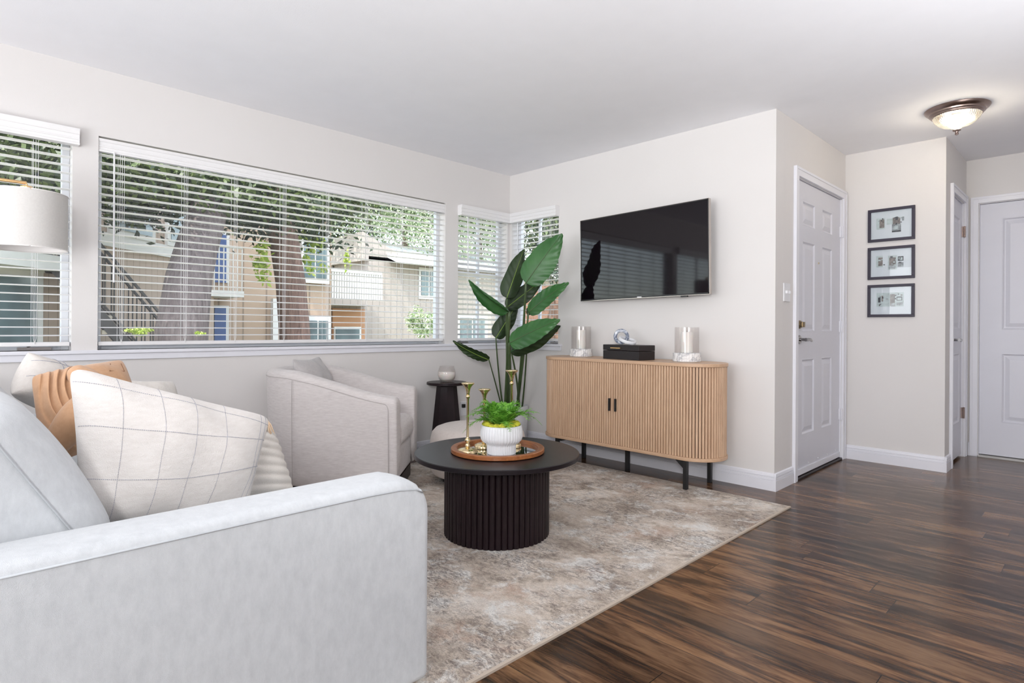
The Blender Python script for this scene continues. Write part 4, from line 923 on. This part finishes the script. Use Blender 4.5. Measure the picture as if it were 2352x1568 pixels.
# left wing, angled
wd_ = Vector((-.65, .76, 0)).normalized(); wo = Vector((-7.0, -1.5, 0)); wn_ = Vector((.76, .65, 0)).normalized()
Rw = Matrix((wd_, wn_, (0, 0, 1))).transposed()
bw = building('apartment_wing', (-7, -1.5, -.25), 'beige sided wing with upstairs windows behind the dark outdoor stairs')
G().box((-5.2, -3, -.25), (2.2, 0, 5.0), 0, Rw, wo).build('wall', 'siding', bw)
G().box((-5.2, 0, 2.22), (2.2, .04, 2.42), 0, Rw, wo).build('trim_band', 'ext_white', bw)
for a, b in ((-4.6, -3.4), (-2.6, -1.5), (-.55, .45), (.75, 1.55)):
    f_ = G().box((a, 0, 2.42), (b, .05, 3.5), 0, Rw, wo).build('window', 'ext_white', bw); G().box((a + .09, .05, 2.5), (b - .09, .06, 3.42), 0, Rw, wo).build('pane', 'ext_glass', f_)
f_ = G().box((-4.3, 0, -.2), (-1.7, .06, 1.72), 0, Rw, wo).build('patio_door', 'ext_white', bw)
for a, b in ((-4.2, -3.1), (-2.95, -1.8)): G().box((a, .06, -.1), (b, .07, 1.64), 0, Rw, wo).build('pane', 'ext_glass', f_)
G().box((-4.8, 0, 1.72), (-1.4, .5, 1.9), 0, Rw, wo).build('canopy', 'ext_white', bw)
# stairs in front of the wing
bs = thing('outdoor_stairs', (-6.2, -1.6, -.25), 'dark metal outdoor staircase with railing, seen through the long blind', 'stairs')
sA, sB = Vector((-6.4, -2.75, 2.05)), Vector((-6.15, -1.10, -.15)); dS = sB - sA; nS = Vector((dS.y, -dS.x, 0)).normalized()
for k, off in enumerate((0, .85)):
    o_ = nS * off; g = G(); p0, p1 = sA + o_, sB + o_
    g.add([p0 + Vector((0, 0, .12)), p1 + Vector((0, 0, .12)), p1 - Vector((0, 0, .12)), p0 - Vector((0, 0, .12))] + [q + nS * .04 for q in (p0 + Vector((0, 0, .12)), p1 + Vector((0, 0, .12)), p1 - Vector((0, 0, .12)), p0 - Vector((0, 0, .12)))], [(0, 1, 2, 3), (4, 5, 6, 7), (0, 1, 5, 4), (1, 2, 6, 5), (2, 3, 7, 6), (3, 0, 4, 7)]); g.build('stringer', 'metal_dark', bs)
    g = G(); hd = Vector((0, 0, .95)); g.tube([p0 + hd - Vector((0, 1.0, 0)), p0 + hd, p1 + hd], .022, 6); g.tube([p0 + Vector((0, 0, .2)), p1 + Vector((0, 0, .2))], .015, 6)
    for i in range(17): q = p0 + (p1 - p0) * (i / 16); g.tube([q + Vector((0, 0, .15)), q + hd], .010, 5)
    g.build('railing', 'metal_dark', bs)
for i in range(11):
    q = sA + dS * ((i + .5) / 11); a_ = math.atan2(nS.y, nS.x); Rt = Matrix.Rotation(a_, 3, 'Z'); G().box((0, -.13, -.03), (.85, .13, .02), 0, Rt, q).build('tread', 'tread', bs)
# middle building with blue door
XM = -9.2
bm = building('tan_house', (XM, 1, -.25), 'tan house with a blue door behind the two tree trunks')
a, b = wsize(425, 760, XM, -.25, 3.6, 2); G().box(a, b).build('wall', 'siding_tan', bm)
for z0, z1 in ((1.95, 2.95), (-.25, 1.42)):
    f_ = G().box(*wsize(488, 526, XM + .03, z0, z1 + .05, .05)).build('door_frame', 'ext_white', bm); G().box(*wsize(493, 519, XM + .06, z0, z1, .05)).build('door', 'blue', f_)
G().box(*wsize(627, 639, XM + .25, -.25, 1.65, .12)).build('post', 'ext_white', bm)
G().box(*wsize(425, 560, XM + .9, 1.62, 1.74, 1.0)).build('walkway', 'ext_white', bm)
for c_ in (((440, 560), 2.5),):
    g = G(); y0, y1 = on(435, CY, 0, XM + .9).y, on(555, CY, 0, XM + .9).y
    g.tube([(XM + .9, y0, 2.6), (XM + .9, y1, 2.6)], .025, 6)
    for i in range(12): yy = y0 + (y1 - y0) * i / 11; g.tube([(XM + .9, yy, 1.74), (XM + .9, yy, 2.6)], .012, 5)
    g.build('railing', 'ext_white', bm)
G().box(*wsize(425, 775, XM + .3, 3.6, 3.75, 2.6)).build('roof', 'roof_dark', bm)
XN = -9.1
for (p0, p1, z0, z1) in ((692, 756, 2.05, 3.35), (702, 760, -.25, 1.30)):
    f_ = G().box(*wsize(p0, p1, XN + .05, z0, z1, .1)).build('window', 'ext_white', bm)
    m_ = (p0 + p1) / 2; G().box(*wsize(p0 + 6, m_ - 2, XN + .07, z0 + .12, z1 - .12, .05)).build('pane', 'ext_glass', f_); G().box(*wsize(m_ + 2, p1 - 6, XN + .07, z0 + .12, z1 - .12, .05)).build('pane', 'ext_glass', f_)
# balcony house
XB_ = -11.0
bb = building('balcony_house', (XB_, 5, -.25), 'house with a white balcony above a terracotta wall, centre right of the long window')
G().box(*wsize(752, 850, XB_, -.25, 2.2, 1.5)).build('wall', 'siding_pale', bb)
G().box(*wsize(764, 838, XB_ + .05, -.25, 1.55, .1)).build('terracotta_panel', 'orange', bb)
f_ = G().box(*wsize(768, 830, XB_ + .09, .35, 1.05, .06)).build('window', 'ext_white', bb); G().box(*wsize(772, 826, XB_ + .12, .42, .98, .06)).build('pane', 'ext_glass', f_)
G().box(*wsize(758, 876, XB_ + 1.0, 1.62, 1.78, 1.1)).build('balcony_floor', 'siding_pale', bb)
g = G(); y0, y1 = on(758, CY, 0, XB_ + 1).y, on(876, CY, 0, XB_ + 1).y; g.box((XB_ + .96, y0, 2.45), (XB_ + 1.02, y1, 2.53)); 
for i in range(22): yy = y0 + (y1 - y0) * i / 21; g.box((XB_ + .97, yy - .025, 1.78), (XB_ + 1.0, yy + .025, 2.45))
g.build('balcony_railing', 'ext_white', bb)
# gabled house on the right
XG = -11.5
bg = building('gabled_house', (XG, 8, -.25), 'pale taupe house with a white roof edge at the right of the long window')
y0, y1 = on(846, CY, 0, XG).y, 17.0; zt = 3.15
G().box((XG - 4, y0, -.25), (XG, y1, zt)).build('wall', 'siding_pale', bg)
ym = on(930, CY, 0, XG).y
g = G(); g.add([(XG, y0 - .2, 3.85), (XG, ym, 3.2), (XG, ym, 3.05), (XG, y0 - .2, 3.0), (XG - 4, y0 - .2, 3.85), (XG - 4, ym, 3.2), (XG - 4, ym, 3.05), (XG - 4, y0 - .2, 3.0)], [(0, 1, 2, 3), (4, 7, 6, 5), (0, 4, 5, 1), (1, 5, 6, 2), (2, 6, 7, 3), (3, 7, 4, 0)]); g.build('gable', 'siding_pale', bg)
ye = on(888, CY, 0, XG).y; g = G(); g.add([(XG + .6, ye, 3.05), (XG + .6, y1, 3.05), (XG - 1.8, y1, 3.9), (XG - 1.8, ye, 3.9), (XG + .6, ye, 2.95), (XG + .6, y1, 2.95), (XG - 1.8, y1, 3.8), (XG - 1.8, ye, 3.8)], [(0, 1, 2, 3), (4, 7, 6, 5), (0, 4, 5, 1), (1, 5, 6, 2), (2, 6, 7, 3), (3, 7, 4, 0)]); g.build('roof', 'roof', bg)
for (a_, b_2, z0, z1) in ((962, 1010, 1.95, 2.95), (1052, 1120, .2, 1.5)):
    f_ = G().box(*wsize(a_, b_2, XG + .04, z0, z1, .08)).build('window', 'ext_white', bg); m_ = (a_ + b_2) / 2
    G().box(*wsize(a_ + 6, m_ - 2, XG + .07, z0 + .12, z1 - .12, .05)).build('pane', 'ext_glass', f_); G().box(*wsize(m_ + 2, b_2 - 6, XG + .07, z0 + .12, z1 - .12, .05)).build('pane', 'ext_glass', f_)
# fence / brick wall beyond the corner window in the back wall
fn_ = thing('wooden_fence', (-2.5, 6.5, -.25), 'brown wooden fence seen through the corner window nearest the television', 'fence')
G().box((-7.1, 6.9, -.25), (2.2, 7.0, 2.1)).build('boards', 'fence', fn_)
g = G()
for xx in range(-7, 3, 2): g.box((xx - .05, 6.8, -.25), (xx + .05, 6.9, 2.2))
g.build('posts', 'fence', fn_)
# trees
def crown(g, c, rad, n, s, seed, m=0):
    rnd = random.Random(seed); c = Vector(c)
    # branch clumps
    cl_ = [Vector([rnd.gauss(0, .45) * r for r in rad]) for _ in range(max(6, n // 60))]
    for i in range(n):
        k = rnd.choice(cl_); p = c + k + Vector([rnd.gauss(0, .16) * r for r in rad]); a = Vector((rnd.uniform(-1, 1), rnd.uniform(-1, 1), rnd.uniform(-1, 1))).normalized(); b = a.orthogonal().normalized(); ss = s * rnd.uniform(.6, 1.3)
        g.add([p - a * ss, p + b * ss * .42, p + a * ss, p - b * ss * .42], [(0, 1, 2, 3)], m)
def tree(name, pts, radii, bark, crowns, label, cat='tree', fol='foliage', sz=.055, seed=0):
    t = thing(name, Vector(pts[0]), label, cat, None)
    if pts and radii: 
        G().tube(pts, radii, 18).build('trunk', bark, t, True)
    for i, (c, rad, n, f_) in enumerate(crowns):
        g = G(); crown(g, c, rad, int(n * 2.2), sz, seed + i); g.build('foliage', f_ or fol, t, recalc=False, weld=False)
    return t
def a2(px, py, Z): return at(px, py, Z)
# leaning grey trunk
q0 = on(425, CY, 0, -4.6); 
def tp(px, py, X): return on(px, py, 0, X)
tree('leaning_tree', [Vector((-3.9, tp(412, 800, -3.9).y, -.3)), tp(418, 760, -4.0), tp(434, 640, -4.1), tp(455, 560, -4.2), tp(482, 480, -4.35), tp(505, 400, -4.5), tp(540, 200, -4.8)], [.31, .29, .26, .24, .22, .20, .17], 'bark2',
     [(tp(430, 450, -5.4), (1.1, 2.0, .6), 2600, 'foliage_dark'), (tp(330, 380, -4.6), (.9, 1.8, .6), 2200, None), (tp(520, 430, -5.6), (1, 1.6, .7), 1600, 'foliage_dark')], 'leaning grey tree trunk behind the left part of the long blind', seed=20)
tree('redwood_tree', [Vector((-5.2, tp(682, 800, -5.2).y, -.3)), tp(677, 765, -5.2), tp(668, 650, -5.2), tp(650, 540, -5.2), tp(625, 440, -5.2), tp(605, 330, -5.2), tp(590, 150, -5.2)], [.26, .235, .225, .215, .20, .19, .17], 'bark',
     [(tp(720, 430, -6.5), (1.2, 1.6, .6), 2600, None), (tp(620, 500, -6.3), (.6, 1.0, .5), 700, None), (tp(600, 600, -5.0), (.25, .3, .35), 70, 'lime'), (tp(720, 580, -6), (.25, .3, .4), 80, 'lime'), (tp(795, 600, -8.8), (.12, .08, .5), 40, 'lime')], 'reddish brown upright tree trunk in the middle of the long window', seed=40)
tree('dark_conifer', [Vector((-13.6, tp(812, 700, -13.6).y, -.3)), tp(812, 560, -13.6)], [.18, .1], 'bark', [(tp(812, 585, -13.6), (.5, .85, 1.2), 3200, 'foliage_dark')], 'dark bushy conifer rising behind the white balcony', seed=60)
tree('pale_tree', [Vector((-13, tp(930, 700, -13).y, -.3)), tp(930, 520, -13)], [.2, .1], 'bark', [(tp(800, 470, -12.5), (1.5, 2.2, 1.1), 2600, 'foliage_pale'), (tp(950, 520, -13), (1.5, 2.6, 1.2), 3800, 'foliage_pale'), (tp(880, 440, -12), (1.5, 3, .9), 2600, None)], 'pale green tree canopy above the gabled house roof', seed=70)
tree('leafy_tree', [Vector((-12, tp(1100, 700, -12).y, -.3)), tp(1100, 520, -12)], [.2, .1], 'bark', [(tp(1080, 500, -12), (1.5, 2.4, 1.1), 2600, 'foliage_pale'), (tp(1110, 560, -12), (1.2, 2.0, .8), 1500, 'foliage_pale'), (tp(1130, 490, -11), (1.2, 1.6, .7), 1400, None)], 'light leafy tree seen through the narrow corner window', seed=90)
tree('evergreen_tree', [Vector((-3.8, 5.6, -.3)), Vector((-3.8, 5.6, 2.2))], [.22, .12], 'bark', [(Vector((-3.7, 5.6, 2.9)), (1.6, .9, .9), 4200, None), (Vector((-2.6, 5.0, 2.5)), (1.0, .7, .7), 1800, 'foliage_dark')], 'dark green tree outside the corner window nearest the television', seed=110)
tree('overhanging_tree', [Vector((-6.3, -5.2, -.3)), Vector((-6.0, -4.6, 4.2))], [.25, .15], 'bark', [(tp(70, 330, -5.0), (.9, 1.6, .35), 2200, None), (tp(270, 390, -3.6), (.6, 1.2, .3), 1500, None), (tp(540, 420, -4.4), (.9, 1.4, .35), 1900, None)], 'green tree foliage hanging across the top of the left windows', seed=130)
def bush(px, py, X, rad, n, mat, label, nm='garden_bush', sz=.05):
    c = on(px, py, 0, X); o = G(); crown(o, c, rad, n, sz, int(px)); ob = o.build(nm, mat, None, recalc=False, weld=False); tag(ob, label, 'bush'); return ob
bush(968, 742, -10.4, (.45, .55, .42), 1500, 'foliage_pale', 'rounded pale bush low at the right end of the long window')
bush(325, 762, -3.4, (.06, .15, .045), 420, 'lime', 'bright lime bush below the outdoor stairs, low in the long window', sz=.02)
bush(462, 766, -3.2, (.05, .10, .03), 160, 'lime', 'tiny lime sprig low beside the leaning trunk', sz=.018)
